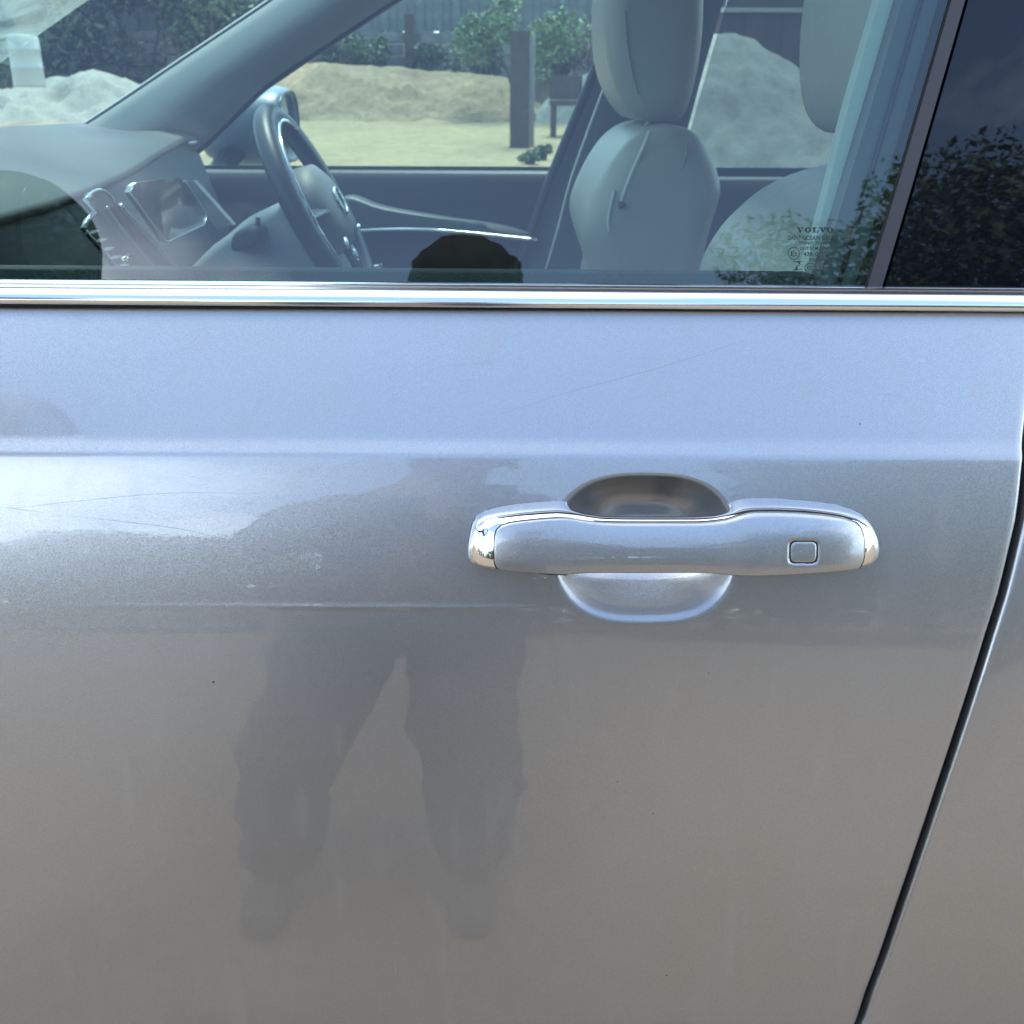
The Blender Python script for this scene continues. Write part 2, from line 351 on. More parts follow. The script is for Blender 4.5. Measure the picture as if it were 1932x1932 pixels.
# convex bright moulding: lower lip, front face, rounded top
prof += [(yb - .001, ztb - .0012), (yb - .0042, ztb - .0006), (yb - .0052, ztb + .0006), (yb - .0050, ztb + .0018), (yb - .0052, ztb + .0022)]
for k in range(9):
    a = k / 8
    prof.append((yb - .0052 + .0026 * a + .0065 * a ** 2.2, ztb + .0024 + (hgt - .0044) * a))
prof += [(yb + .0052, ztt - .0009), (yb + .0068, ztt - .0002), (yb + .0085, ztt), (yb + .016, ztt - .0006)]
belt_section(prof, 'belt_trim', BRIGHT)
belt_section([(yb + .003, BELT - .002), (yb + .003, ztb - .0008), (yb + .02, ztb - .0008), (yb + .02, BELT - .002)], 'belt_trim_rubber', RUBBER)

# ------------------------------------------------------------------ side glass, window channel strip, gloss black pillar cover
GZ0 = ztt - .012
def yglass(z):                                # base tilt 13.5 deg, curving inward
    d = np.asarray(z) - GZ0
    return yb + .0125 + math.tan(R(15.6)) * d + .14 * d * d
def hitg(u, v, off=0.0):
    Y = .12
    for _ in range(60):
        p = P(u, v, Y); Yn = float(yglass(p[2])) - off; Y = .5 * Y + .5 * Yn
    return P(u, v, Y)
ga, gb = hitg(1634, 532), hitg(1790, 0); sl = (gb[0] - ga[0]) / (gb[2] - ga[2])
def xg(z, off=0): return ga[0] + sl * (z - ga[2]) + off
ha, hb = hitg(1668, 532), hitg(1822, 0); sl2 = (hb[0] - ha[0]) / (hb[2] - ha[2])
def xh(z): return ha[0] + sl2 * (z - ha[2])
GZ = np.linspace(GZ0, GZ0 + .46, 30)
def sheet(name, x0f, x1f, off, thick, m, n=24):
    X = np.linspace(0, 1, n)[None, :] * (x1f(GZ) - x0f(GZ))[:, None] + x0f(GZ)[:, None]
    Zg = np.repeat(GZ[:, None], n, 1); Y = yglass(Zg) - off + .010 * np.clip(np.abs(X + .1) - .5, 0, 9) ** 2
    f = np.stack([X, Y, Zg], -1); b = f.copy(); b[..., 1] += thick
    # closed pane: front sheet, then edges and back
    V = np.concatenate([f, b]).reshape(-1, 3); k = len(GZ)
    F = grid_faces(k, n) + [q[::-1] for q in grid_faces(k, n, off=k * n)]
    per = [(0, j) for j in range(n)] + [(i, n - 1) for i in range(1, k)] + [(k - 1, j) for j in range(n - 2, -1, -1)] + [(i, 0) for i in range(k - 2, 0, -1)]
    idx = [i * n + j for i, j in per]
    q_ = len(idx); base = len(V); V = np.concatenate([V, V[idx], V[[k * n + i for i in idx]]])
    F += [[base + (q + 1) % q_, base + q, base + q_ + q, base + q_ + (q + 1) % q_] for q in range(q_)]
    me = cmesh(name, V, F, m); return me
pane = sheet('window_pane', lambda z: -.98 + .9 * (z - GZ0) , lambda z: xg(z) - .0005, 0, .004, GLASS)
sheet('window_channel', lambda z: xg(z) + .0012, lambda z: xh(z) - .0012, .0022, .012, STRIP, 5)
sheet('window_seal', lambda z: xg(z) - .0035, lambda z: xh(z) + .004, -.0048, .02, GAPBLACK, 5)
sheet('pillar_cover', lambda z: xh(z) + .0012, lambda z: xh(z) * 0 + 1.20 + sl * (z - GZ0), .0016, .012, BLACKGLOSS, 30)
bz = sheet('door_frame_inner', lambda z: hitg(1556, 520)[0] + ((hitg(1712, 0)[0] - hitg(1556, 520)[0]) / (hitg(1712, 0)[2] - hitg(1556, 520)[2])) * (z - hitg(1556, 520)[2]) - .0, lambda z: xg(z) + .02, -.010, .02, mat('door_frame_trim', (.07, .075, .08), .5), 6)
tube('frame_seal', [np.array([xg(z) - .016 - .0 * z, float(yglass(z)) + .0085, z]) for z in np.linspace(GZ0, GZ0 + .45, 8)], .0018, RUBBER, bz, 6).matrix_parent_inverse = Matrix()
# inner weather strip seen through the bottom of the pane
def hz(v, Y): return P(700, v, Y)[2]
wsY = yb + .03
cmesh('inner_weatherstrip', *(lambda xs: ([(x, y, z - x * .0035) for x in xs for y, z in ((wsY, GZ0 - .02), (wsY, hz(513, wsY) - .001), (wsY + .002, hz(513, wsY)), (wsY + .03, hz(513, wsY) - .002))], grid_faces(len(xs), 4)))(np.linspace(-1.05, hitg(1545, 515)[0], 30)), mat('weatherstrip_flock', (.035, .04, .04), .9, bump=(500, .6, .002)))

# ------------------------------------------------------------------ glass marking
def glyphs(body, size, cx5, cy5, w5, name='glass_marking', h5=None):
    cu = bpy.data.curves.new(name, 'FONT'); cu.body = body; cu.size = size; cu.offset = .012; cu.align_x = 'CENTER'; cu.align_y = 'CENTER'
    ob = bpy.data.objects.new(name, cu); COL.objects.link(ob); bpy.context.view_layer.update()
    me = bpy.data.meshes.new_from_object(ob.evaluated_get(bpy.context.evaluated_depsgraph_get())); bpy.data.objects.remove(ob)
    v = np.array([p.co[:] for p in me.vertices]); f = [list(p.vertices) for p in me.polygons]; bpy.data.meshes.remove(me)
    lo, hi = v.min(0), v.max(0); c = (lo + hi) / 2; v = v - c
    s = w5 / (hi[0] - lo[0]); sy = (h5 / (hi[1] - lo[1])) if h5 else s
    return [(cx5 + p[0] * s, cy5 - p[1] * sy) for p in v], f
def Z6(x, y): return 1452.8 + x * .11719, 396.2 + y * .11719
MK_V, MK_F = [], []
def mark(pts6, faces):
    k = len(MK_V); MK_V.extend(hitg(*Z6(x, y), .0003) for x, y in pts6); MK_F.extend([[i + k for i in f] for f in faces])
def rect6(x0, y0, x1, y1): mark([(x0, y0), (x0, y1), (x1, y1), (x1, y0)], [[0, 1, 2, 3]])
def ring6(cx, cy, rx, ry, wd, a0=0, a1=360, n=48):
    A = np.radians(np.linspace(a0, a1, n)); pts = []
    for a in A: pts += [(cx + rx * math.cos(a), cy + ry * math.sin(a)), (cx + (rx - wd) * math.cos(a), cy + (ry - wd) * math.sin(a))]
    mark(pts, [[2 * i, 2 * i + 1, 2 * i + 3, 2 * i + 2] for i in range(n - 1)])
def ell_letter(cx, cy, rx, ry, ix, iy):
    A = np.radians(np.linspace(0, 360, 40)); pts = []
    for a in A: pts += [(cx + rx * math.cos(a), cy + ry * math.sin(a)), (cx + ix * math.cos(a), cy + iy * math.sin(a))]
    mark(pts, [[2 * i, 2 * i + 1, 2 * i + 3, 2 * i + 2] for i in range(39)])
def slabV(x0, x1, y0, y1):
    cx = (x0 + x1) / 2 + 2
    mark([(x0 + 18, y0), (x0 + 52, y0), (cx + 14, y1), (cx - 10, y1)], [[0, 3, 2, 1]])
    mark([(x1 - 34, y0), (x1 - 20, y0), (cx + 8, y1), (cx - 6, y1)], [[0, 3, 2, 1]])
    rect6(x0, y0, x0 + 66, y0 + 13); rect6(x1 - 50, y0, x1, y0 + 13)
slabV(420, 548, 280, 362); ell_letter(612, 322, 52, 43, 22, 30)
rect6(676, 280, 748, 293); rect6(694, 280, 726, 362); rect6(676, 349, 780, 362); rect6(768, 325, 780, 362)
slabV(786, 914, 280, 362); ell_letter(966, 322, 52, 43, 22, 30)
for body, x0, x1, y0, y1 in (('SAINT-GOBAIN SEKURIT', 300, 1110, 412, 485), ('TRANSP. 70% MIN', 465, 965, 506, 556), ('DOT 57 M 53 AS 2', 483, 1003, 590, 640), ('43R-001105', 538, 1020, 676, 742), ('SWEDEN', 637, 890, 776, 829),
                             ('E', 335, 386, 655, 746), ('2', 396, 438, 680, 738), ('E 000187', 805, 1080, 915, 962), ('DCP N°0009', 240, 650, 1032, 1088), ('SGSEBA', 828, 1030, 1096, 1142)):
    mark(*glyphs(body, 1, (x0 + x1) / 2, (y0 + y1) / 2, x1 - x0, h5=y1 - y0))
ring6(385, 698, 96, 103, 11); ring6(648, 930, 92, 77, 9)
for k in range(3): ring6(650 + k * 32, 930, 52, 44, 12, 125, 235, 16)
rect6(382, 824, 522, 836); rect6(372, 956, 515, 968)
mark([(470, 836), (486, 836), (486, 895), (476, 895)], [[0, 3, 2, 1]]); mark([(405, 956), (424, 905), (434, 905), (452, 956)], [[0, 3, 2, 1]]); mark([(414, 922), (424, 905), (486, 880), (480, 893)], [[0, 3, 2, 1]]); mark([(430, 836), (470, 836), (482, 880)], [[0, 2, 1]])
mk = mesh('glass_marking', MK_V, MK_F, INK, pane, smooth=False); mk.matrix_parent_inverse = Matrix.Translation(-Vector(CARLOC)) @ Matrix()
mk.matrix_parent_inverse = pane.matrix_parent_inverse.copy(); pane_world = pane
mk.parent = pane; mk.matrix_parent_inverse = Matrix()

# ------------------------------------------------------------------ door handle
T_ = [(78, 418), (84, 372), (95, 338), (115, 312), (145, 300), (200, 290), (300, 279), (400, 271), (470, 268), (520, 274), (580, 288), (660, 298), (760, 300), (1060, 300), (1140, 296), (1200, 283), (1250, 266), (1300, 259), (1400, 258), (1500, 262), (1600, 270), (1680, 280), (1745, 294), (1785, 309), (1808, 330), (1824, 365), (1830, 412)]
B_ = [(78, 422), (84, 466), (95, 488), (115, 503), (145, 515), (200, 525), (300, 538), (400, 547), (470, 551), (520, 550), (580, 542), (660, 539), (760, 539), (1060, 539), (1140, 544), (1200, 553), (1250, 560), (1300, 562), (1400, 558), (1500, 552), (1600, 543), (1680, 534), (1745, 521), (1785, 507), (1808, 490), (1824, 460), (1830, 418)]
D_ = [(x, .0065 + .0185 * max(0.0, 1 - abs((x - 954) / 876.0) ** 9) ** .5) for x in np.concatenate([np.linspace(78, 150, 40), np.linspace(152, 1756, 120), np.linspace(1758, 1830, 40)])]
_ipc = {}
def ip(tab, x):
    k = id(tab)
    if k not in _ipc:
        g_ = np.arange(tab[0][0], tab[-1][0] + 1.0); y = np.interp(g_, [a for a, b in tab], [b for a, b in tab])
        w_ = np.exp(-(np.arange(-90, 91) / 15.0) ** 2 / 2); w_ /= w_.sum(); sm_ = np.convolve(np.pad(y, 90, mode='reflect', reflect_type='odd'), w_, 'valid')
        e_ = np.clip((np.minimum(g_ - g_[0], g_[-1] - g_) - 60) / 120, 0, 1); e_ = e_ * e_ * (3 - 2 * e_); _ipc[k] = (g_, y * (1 - e_) + sm_ * e_)
    return float(np.interp(x, *_ipc[k]))
def front(wv):                                 # how far the face falls back from its crown (m); wv -1 bottom .. 1 top
    d = .0042 * abs(wv) ** 2.6
    if wv < -.70: d += .0150 * ((-wv - .70) / .30) ** 1.15
    if wv > .84: d += .0022 * ((wv - .84) / .16) ** 1.6
    return d
HT = math.tan(R(18))
def section(x, T, B, dtab, proud=0.0, m=22, shrinkback=None):
    d = ip(dtab, x) + proud
    top = hit(*Z5(x, T), d - .004); bot = hit(*Z5(x, B), d - .010)
    xm = (top[0] + bot[0]) / 2; zt, zb = top[2], bot[2]; zm = (zt + zb) / 2; h = (zt - zb) / 2
    yref = float(ydoor(zm)); pts = []
    scale = min(1, h / .012)
    for k in range(m):
        wv = 1 - 2 * k / (m - 1)
        pts.append((xm, yref - d + front(wv) * scale + HT * h * wv, zm + h * wv))
    return pts, xm, zm, h, yref, d
xsH = np.unique(np.concatenate([np.linspace(78, 150, 16), np.linspace(150, 480, 24), np.linspace(480, 1300, 70), np.linspace(1300, 1700, 24), np.linspace(1700, 1830, 22)]))
rings = []
for x in xsH:
    pts, xm, zm, h, yref, d = section(x, ip(T_, x), ip(B_, x), D_)
    g = np.clip((x - 440) / 130, 0, 1) * np.clip((1290 - x) / 130, 0, 1); g = g * g * (3 - 2 * g)
    back = (1 - g) * .004 + g * (-d + .017)
    yb_ = yref + back
    top, bot = pts[0], pts[-1]
    if g < .5: ybt, ybb = (1 - g) * (float(ydoor(zm + h)) + .014) + g * yb_, (1 - g) * (float(ydoor(zm - h)) + .014) + g * yb_
    else: ybt = ybb = yb_
    ring = list(pts) + [(xm, bot[1] + (ybb - bot[1]) * .2, bot[2]), (xm, bot[1] + (ybb - bot[1]) * .85, bot[2] + .0002), (xm, ybb, zm - h * .9), (xm, (ybb + ybt) / 2, zm), (xm, ybt, zm + h * .97), (xm, top[1] + (ybt - top[1]) * .93, top[2]), (xm, top[1] + (ybt - top[1]) * .6, top[2] + .0002), (xm, top[1] + (ybt - top[1]) * .2, top[2] + .0003)]
    rings.append(ring)
handle = cgrid('door_handle', np.array(rings), CHROME, wrap=True, caps=True)
gs = [(x, 1) for x in (440, 400, 330, 260, 200, 160, 130, 108, 95, 86, 80)] + [(x, -1) for x in (80, 86, 95, 108, 130, 160, 200, 260, 330, 400, 450)]
for pts_x in (gs, [(1908 - x + (0 if x > 200 else 0), sg) for x, sg in gs]):
    gp = []
    for x, sg in pts_x:
        _, xm, zm, h, yref, d = section(x, ip(T_, x), ip(B_, x), D_); z = zm + sg * h * 1.0; gp.append((xm, float(ydoor(z)) - .0002, z))
    g_ = tube('handle_gasket', (lambda c_: c_)(catmull(gp, 4)), .0003, RUBBER, handle, 6); g_.matrix_parent_inverse = Matrix()
# painted grip insert set in the chrome, with a dark joint line round it
T2 = [(190, 400), (193, 365), (202, 342), (222, 325), (260, 315), (300, 309), (400, 299), (480, 294), (530, 299), (600, 311), (680, 316), (760, 317), (1060, 317), (1120, 313), (1180, 305), (1240, 285), (1290, 273), (1400, 272), (1500, 276), (1600, 284), (1680, 296), (1725, 311), (1748, 332), (1760, 365), (1765, 405)]
B2 = [(190, 420), (193, 465), (202, 488), (222, 503), (260, 514), (300, 521), (400, 532), (480, 537), (530, 536), (600, 533), (680, 532), (760, 532), (1060, 532), (1120, 535), (1180, 541), (1240, 549), (1290, 551), (1400, 549), (1500, 543), (1600, 534), (1680, 520), (1725, 508), (1748, 490), (1760, 460), (1765, 425)]
BUT = (1505, 424, 60, 46)                      # button centre and half sizes
def insert(name, grow, proud, m, mm=60):
    lo, hi = 190 - grow, 1765 + grow; rows = []
    xs = np.unique(np.concatenate([np.linspace(lo, lo + 80, 26), np.linspace(lo + 80, 1420, 130), np.linspace(1420, 1590, 60), np.linspace(1590, hi - 70, 20), np.linspace(hi - 70, hi, 24)]))
    for x in xs:
        xx = 190 + (x - lo) * (1575) / (hi - lo)
        Tt, Bb = ip(T2, xx) - grow, ip(B2, xx) + grow
        d0 = ip(D_, x); d = d0 + proud
        # take the chrome's own section so the insert follows its face
        pts, xm, zm, h, yref, dd = section(x, ip(T_, x), ip(B_, x), D_)
        top = hit(*Z5(x, Tt), d - .002); bot = hit(*Z5(x, Bb), d - .008)
        row = []
        for k in range(mm):
            a = k / (mm - 1); z = top[2] + (bot[2] - top[2]) * a
            wv = np.clip((z - zm) / h, -1, 1)
            y = yref - d + front(wv) * min(1, h / .012) + HT * h * wv
            edge = min(a, 1 - a) * (top[2] - bot[2]); y += .0004 * max(0, 1 - edge / .0008)
            ex_ = min(x - lo, hi - x) * .00021; y += .0004 * max(0, 1 - ex_ / .0008)
            yy5 = Tt + (Bb - Tt) * a
            rb = (abs((x - BUT[0]) / BUT[2]) ** 5 + abs((yy5 - BUT[1]) / BUT[3]) ** 5) ** .2
            y += .0006 * math.exp(-((rb - 1) / .12) ** 2) if grow == 0 else 0
            if grow == 0 and rb < 1: y += .0003
            row.append((xm, y, z))
        row = [(row[0][0], row[0][1] + .003, row[0][2])] + row + [(row[-1][0], row[-1][1] + .003, row[-1][2])]
        rows.append(row)
    V = np.array(rows); e0 = V[:1].copy(); e0[..., 1] += .003; e1 = V[-1:].copy(); e1[..., 1] += .003
    o = grid(name, np.concatenate([e0, V, e1]), m, handle); o.matrix_parent_inverse = Matrix(); return o
insert('handle_joint', 4.5, .0003, GAPBLACK, 30)
insert('handle_grip', 0, .0009, PAINT)
def kc(x, y): return hit(*Z5(x, y), ip(D_, x) - .0075)
kp = [kc(378, 531), kc(410, 526.5), kc(450, 527), kc(500, 535), kc(503, 538), kc(460, 537), kc(420, 535)]
ko = mesh('key_cover_slot', np.array(kp + [p + np.array([0, .006, .001]) for p in kp]), [[0, 1, 2, 3, 4, 5, 6][::-1]] + [[i, (i + 1) % 7, 7 + (i + 1) % 7, 7 + i] for i in range(7)], GAPBLACK, handle); ko.matrix_parent_inverse = Matrix()
# ------------------------------------------------------------------ hairline scratches and specks on the door paint
def ribbon(name, pts, wpx, m, par):
    p = catmull(pts, 8); t = np.gradient(p, axis=0); t /= np.linalg.norm(t, axis=1)[:, None]; nrm = np.stack([-t[:, 1], t[:, 0]], 1)
    wv = wpx * np.sin(np.linspace(0.05, np.pi - .05, len(p)))[:, None]
    a = [hit(u, v, .00012) for u, v in p + nrm * wv]; b = [hit(u, v, .00012) for u, v in p - nrm * wv]
    V = np.stack([np.array(a), np.array(b)], 1); o = grid(name, V, m, par, flip=True); o.matrix_parent_inverse = Matrix(); return o
SCR = mat('scratch_edge', (.30, .315, .34), .5)
for pts in ([(920, 790), (1060, 744), (1210, 703), (1330, 667), (1410, 640)], [(845, 690), (900, 686), (955, 683)], [(120, 972), (230, 984), (340, 998), (436, 1020)], [(0, 956), (90, 968), (60, 973)][:2], [(0, 962), (150, 945), (330, 930), (500, 932)], [(1320, 790), (1350, 800), (1388, 809)], [(1655, 742), (1680, 745), (1712, 752)], [(1708, 820), (1724, 815)], [(868, 616), (876, 613)], [(1310, 888), (1340, 887), (1370, 890)]):
    ribbon('scratch', pts, .85 if pts[0][0] == 920 else .38, SCR, door)
SCUFF = mat('pale_scuff', (.36, .355, .345), .7)
for (u, v, du, dv) in ((1772, 1690, 3, 26), (1790, 1706, 4, 40), (1884, 1700, 5, 44), (1902, 1712, 6, 52), (1392, 1700, 3, 30), (1640, 1712, 2, 16), (1402, 1762, 9, 3), (1640, 1748, 3, 10), (1495, 1602, 10, 3), (1322, 1668, 3, 8), (290, 1780, 3, 60), (470, 1790, 3, 50), (745, 1800, 2, 44)):
    ribbon('scuff', [(u, v), (u + du * .4, v + dv * .5), (u + du, v + dv)], .55, SCUFF, door)
sv, sf = [], []
for (u, v, r) in [(403, 1287, 2.2), (1165, 1475, 1.4), (1232, 1535, 1.1), (1337, 1270, 1.4), (1258, 1840, 1.4), (1622, 800, 1.6), (1335, 1950, 1)] + [(rng.uniform(0, 1600), rng.uniform(1150, 1930), rng.uniform(.4, .8)) for _ in range(26)]:
    k = len(sv); A = np.linspace(0, 2 * np.pi, 7)[:-1]; sv += [hit(u + r * math.cos(a) * rng.uniform(.7, 1.3), v - r * math.sin(a) * rng.uniform(.7, 1.2), .0001) for a in A]; sf.append(list(range(k, k + 6)))
spk = mesh('dirt_specks', sv, sf, mat('dirt', (.05, .045, .04), .9), door, smooth=False); spk.matrix_parent_inverse = Matrix(); spk['kind'] = 'stuff'

# ------------------------------------------------------------------ rest of the shell: roof, far side, bonnet, floor, screen
def W(pts): return np.array(pts, float)
YF = 1.70                                         # plane of the far side inside trim
roof_pts = []
for x in np.linspace(-.25, 2.3, 24):
    row = []
    for y in np.linspace(.27, 1.62, 16):
        a = (y - .945) / .68; row.append((x, y, 1.70 - .05 * a ** 4 - .03 * a * a - .05 * ((x - .9) / 1.4) ** 2))
    roof_pts.append(row)
rp = np.array(roof_pts); rb = rp.copy(); rb[..., 2] -= .05
cgrid('roof', rp, PAINT); cgrid('headliner', rb, mat('headliner_cloth', (.45, .44, .42), .9), flip=True)
# near roof rail and near windscreen pillar (outside the frame but they shade the cabin)
ctube('roof_rail', W([(x, .235, 1.62 - .05 * ((x - .9) / 1.4) ** 2) for x in np.linspace(-.2, 2.2, 16)]), .04, PAINT)
ctube('windscreen_pillar', catmull([(-1.2, .13, 1.10), (-.8, .16, 1.33), (-.45, .20, 1.52), (-.18, .235, 1.61)], 6), .035, PAINT)
ctube('roof_rail', W([(x, 1.64, 1.62 - .05 * ((x - .9) / 1.4) ** 2) for x in np.linspace(-.2, 2.2, 16)]), .04, PAINT)
# far windscreen pillar, cream lined: wide band seen across the cabin
AU = [(100, 275), (165, 236), (250, 180), (330, 126), (500, 12), (640, -85), (800, -190)]; AL = [(290, 340), (388, 258), (492, 158), (600, 84), (762, -22), (900, -110), (1060, -210)]
ya = 1.58
ua = catmull(AU, 6); la = catmull(AL, 6)
rows = []
for (u0, v0), (u1, v1) in zip(ua, la):
    row = []
    for k in range(9):
        a = k / 8; y = ya - .03 * math.sin(math.pi * a) + .05 * max(0, a - .55)
        row.append(P(u0 + (u1 - u0) * a, v0 + (v1 - v0) * a, y))
    row.append(row[-1] + np.array([.0, .06, -.01])); row.insert(0, row[0] + np.array([-.02, .06, .01])); rows.append(row)
cgrid('windscreen_pillar_lining', np.array(rows), mat('grey_pillar_lining', (.36, .365, .36), .75, bump=(1200, .2, .0004)), flip=False)
ctube('windscreen_seal', np.array([P(u, v, ya + .012) for u, v in ua]), .006, RUBBER)
sq = [P(u, v - 4, ya + .06) for u, v in [(762, -10), (600, 96), (492, 170), (388, 272), (300, 340)]]
ctube('window_seal', np.array(sq), .010, DARKTRIM)

# windscreen
wsb = [(-1.34, y, 1.10) for y in np.linspace(.14, 1.72, 12)]; wst = [(-.30, y, 1.655) for y in np.linspace(.24, 1.64, 12)]
wv_ = []
for s in np.linspace(0, 1, 14):
    wv_.append([(b[0] + (t[0] - b[0]) * s - .10 * (1 - ((y_ - 5.5) / 5.5) ** 2) * (1 - .4 * s), b[1] + (t[1] - b[1]) * s, b[2] + (t[2] - b[2]) * s + .03 * math.sin(math.pi * s)) for y_, (b, t) in enumerate(zip(wsb, wst))])
cgrid('windscreen', np.array(wv_), WSHIELD)
# bonnet
bn = [[(x, y, 1.08 - .10 * ((x + 1.3) / -1.0) ** 2 * .9 - .05 * abs((y - .93) / .8) ** 3) for y in np.linspace(.10, 1.76, 14)] for x in np.linspace(-2.35, -1.33, 14)]
cgrid('bonnet', np.array(bn), PAINT)
# floor, far doors, tail
cbox('cabin_floor', (.4, .93, .42), (3.6, 1.55, .05), DARKTRIM)
cbox('tailgate', (2.32, .93, .95), (.06, 1.5, 1.25), PAINT, bevel=.02)
zsill = P(800, 321, YF)[2]; zsill2 = P(1400, 335, YF)[2]
far = []
for x in np.linspace(-1.3, .42, 30):
    far.append([(x, YF + .10, zsill - .005), (x, YF + .012, zsill - .002), (x, YF, zsill - .008), (x, YF - .008, zsill - .03), (x, YF - .02, zsill - .06), (x, YF - .012, .9), (x, YF - .02, .45)])
cgrid('far_door_lining', np.array(far), DARKTRIM, flip=True)
fr2 = []
for x in np.linspace(.42, 2.3, 20):
    fr2.append([(x, YF + .10, zsill2 - .003), (x, YF + .012, zsill2), (x, YF, zsill2 - .006), (x, YF - .012, zsill2 - .05), (x, YF - .02, .45)])
cgrid('far_rear_door_lining', np.array(fr2), DARKTRIM, flip=True)
cgrid('far_door', np.array([[(x, 1.90 - float(ydoor(z)), z) for z in np.linspace(.24, BELT + .0, 40)] for x in np.linspace(-2.35, 2.35, 12)]), PAINT)
# lighter armrest with bright strip on the far door
ar = [(648, 372), (720, 392), (830, 411), (925, 424), (985, 438), (1012, 452), (1004, 458), (900, 449), (800, 441), (720, 438), (640, 440), (600, 420)]
arw = [P(u, v, 1.62) for u, v in ar]
C(slab('far_armrest', [(p[0], p[2]) for p in arw], 1.62, 1.70, .012, mat('blue_grey_armrest', (.07, .08, .09), .5), car, sub=4))
ctube('armrest_strip', np.array([P(u, v, 1.612) for u, v in catmull([(655, 437), (720, 433), (800, 433), (900, 441), (1012, 453)], 6)]), .0035, BRIGHT, seg=8)
ctube('door_pull', np.array([P(u, v, 1.60) for u, v in [(700, 505), (711, 503), (722, 500)]]), .006, BRIGHT, seg=8)
# near inner door lining
cgrid('near_door_lining', np.array([[(x, yb + .045, hz(516, yb + .045)), (x, yb + .10, hz(516, yb + .045) - .02), (x, yb + .12, .85), (x, yb + .10, .45)] for x in np.linspace(-1.2, 1.3, 20)]), DARKTRIM)
# far B pillar with belt
bl = [(1205, -80), (1173, 0), (1134, 125), (1052, 325), (1010, 440), (960, 560)]; br = [(1392, -80), (1366, 0), (1330, 122), (1298, 240), (1270, 335), (1200, 560)]
bp_ = []
for (a, b), (c, d) in zip(catmull(bl, 5), catmull(br, 5)):
    yv = 1.655; w0, w1 = P(a, b, yv), P(c, d, yv); e0 = w0 + np.array([-.002, .05, 0]); e1 = w1 + np.array([.002, .05, 0]); m_ = (w0 + w1) / 2 + np.array([0, -.02, 0])
    bp_.append([e0, w0, w0 * .75 + w1 * .25 + np.array([0, -.014, 0]), m_, w0 * .25 + w1 * .75 + np.array([0, -.014, 0]), w1, e1])
cgrid('door_pillar', np.array(bp_), mat('pillar_trim', (.055, .062, .07), .6, bump=(900, .2, .0005)))
ctube('pillar_edge_seal', np.array([P(u - 9, v, 1.645) for u, v in catmull(bl, 5)]), .010, DARKTRIM)
bel = catmull([(1165, 88), (1138, 168), (1105, 258), (1075, 345), (1050, 440), (1020, 540)], 5)
ctube('seat_belt', np.array([P(u, v, 1.60) for u, v in bel]), .009, CREAMTRIM, flat=.25)
# near B pillar lining: pale upright band just inside the pane
pb0, pb1 = [(1659, 0), (1598, 210), (1545, 425), (1500, 560)], [(1708, 0), (1643, 225), (1575, 455), (1535, 560)]
rows = []
for (a, b), (c, d) in zip(catmull(pb0, 5), catmull(pb1, 5)):
    w0, w1 = hitg(a, b, -.035), hitg(c, d, -.035); rows.append([w0 + np.array([.01, .05, 0]), w0, w1, w1 + np.array([.06, -.012, 0])])
top = [q + (q - r) for q, r in zip(rows[0], rows[1])]
rows = [[q + (q - r) * 6 for q, r in zip(rows[0], rows[1])]] + rows
cgrid('near_pillar_lining', np.array(rows), CREAMTRIM, smooth=False)

# far glass panes and tail glass
def quadpane(name, px, Y, m, lean=.0):
    p = [P(u, v, Y) for u, v in px]; V = np.array(p + [q + np.array([0, .004, 0]) for q in p]); n = len(px)
    return cmesh(name, V, [list(range(n)), list(range(2 * n - 1, n - 1, -1))] + [[(i + 1) % n, i, n + i, n + (i + 1) % n] for i in range(n)], m, smooth=False)
quadpane('far_window_pane', [(330, 335), (1060, 335), (1260, -240), (1100, -240), (760, 0)], 1.76, FARGLASS)
quadpane('far_rear_window_pane', [(1275, 345), (1960, 345), (1900, -240), (1440, -240)], 1.76, DARKGLASS)
# ------------------------------------------------------------------ dashboard
ys = [.16, .35, .55, .73, .88, 1.05, 1.2, 1.35, 1.5, 1.62]; zl = [1.068, 1.074, 1.080, 1.084, 1.086, 1.094, 1.107, 1.128, 1.146, 1.15]
rows = []
for y, z in zip(np.linspace(.16, 1.64, 40), np.interp(np.linspace(.16, 1.64, 40), ys, zl)):
    zt = max(1.172, z + .02); lipx = -.625
    rows.append([(-1.36, y, 1.10), (-1.15, y, 1.135), (-.98, y, zt - .012), (-.86, y, zt), (-.76, y, zt - .012 - .3 * (zt - z - .02)), (-.68, y, z + .012), (lipx - .008, y, z + .004), (lipx, y, z - .002), (lipx - .004, y, z - .009), (lipx - .02, y, z - .016)])
cgrid('dashboard', np.array(rows), DASH, flip=True)
rows = []
for y, z in zip(np.linspace(.16, 1.64, 40), np.interp(np.linspace(.16, 1.64, 40), ys, zl)):
    rows.append([(-.65, y, z - .014), (-.64, y, z - .04), (-.625, y, z - .09), (-.60, y, z - .16), (-.57, y, .86), (-.60, y, .70), (-.75, y, .50)])
cgrid('dash_face', np.array(rows), DARKTRIM, flip=True)
ctube('dash_end_strip', np.array([P(u, v, 1.53) for u, v in [(330, 275), (350, 271), (372, 268)]]), .003, BRIGHT, seg=6)
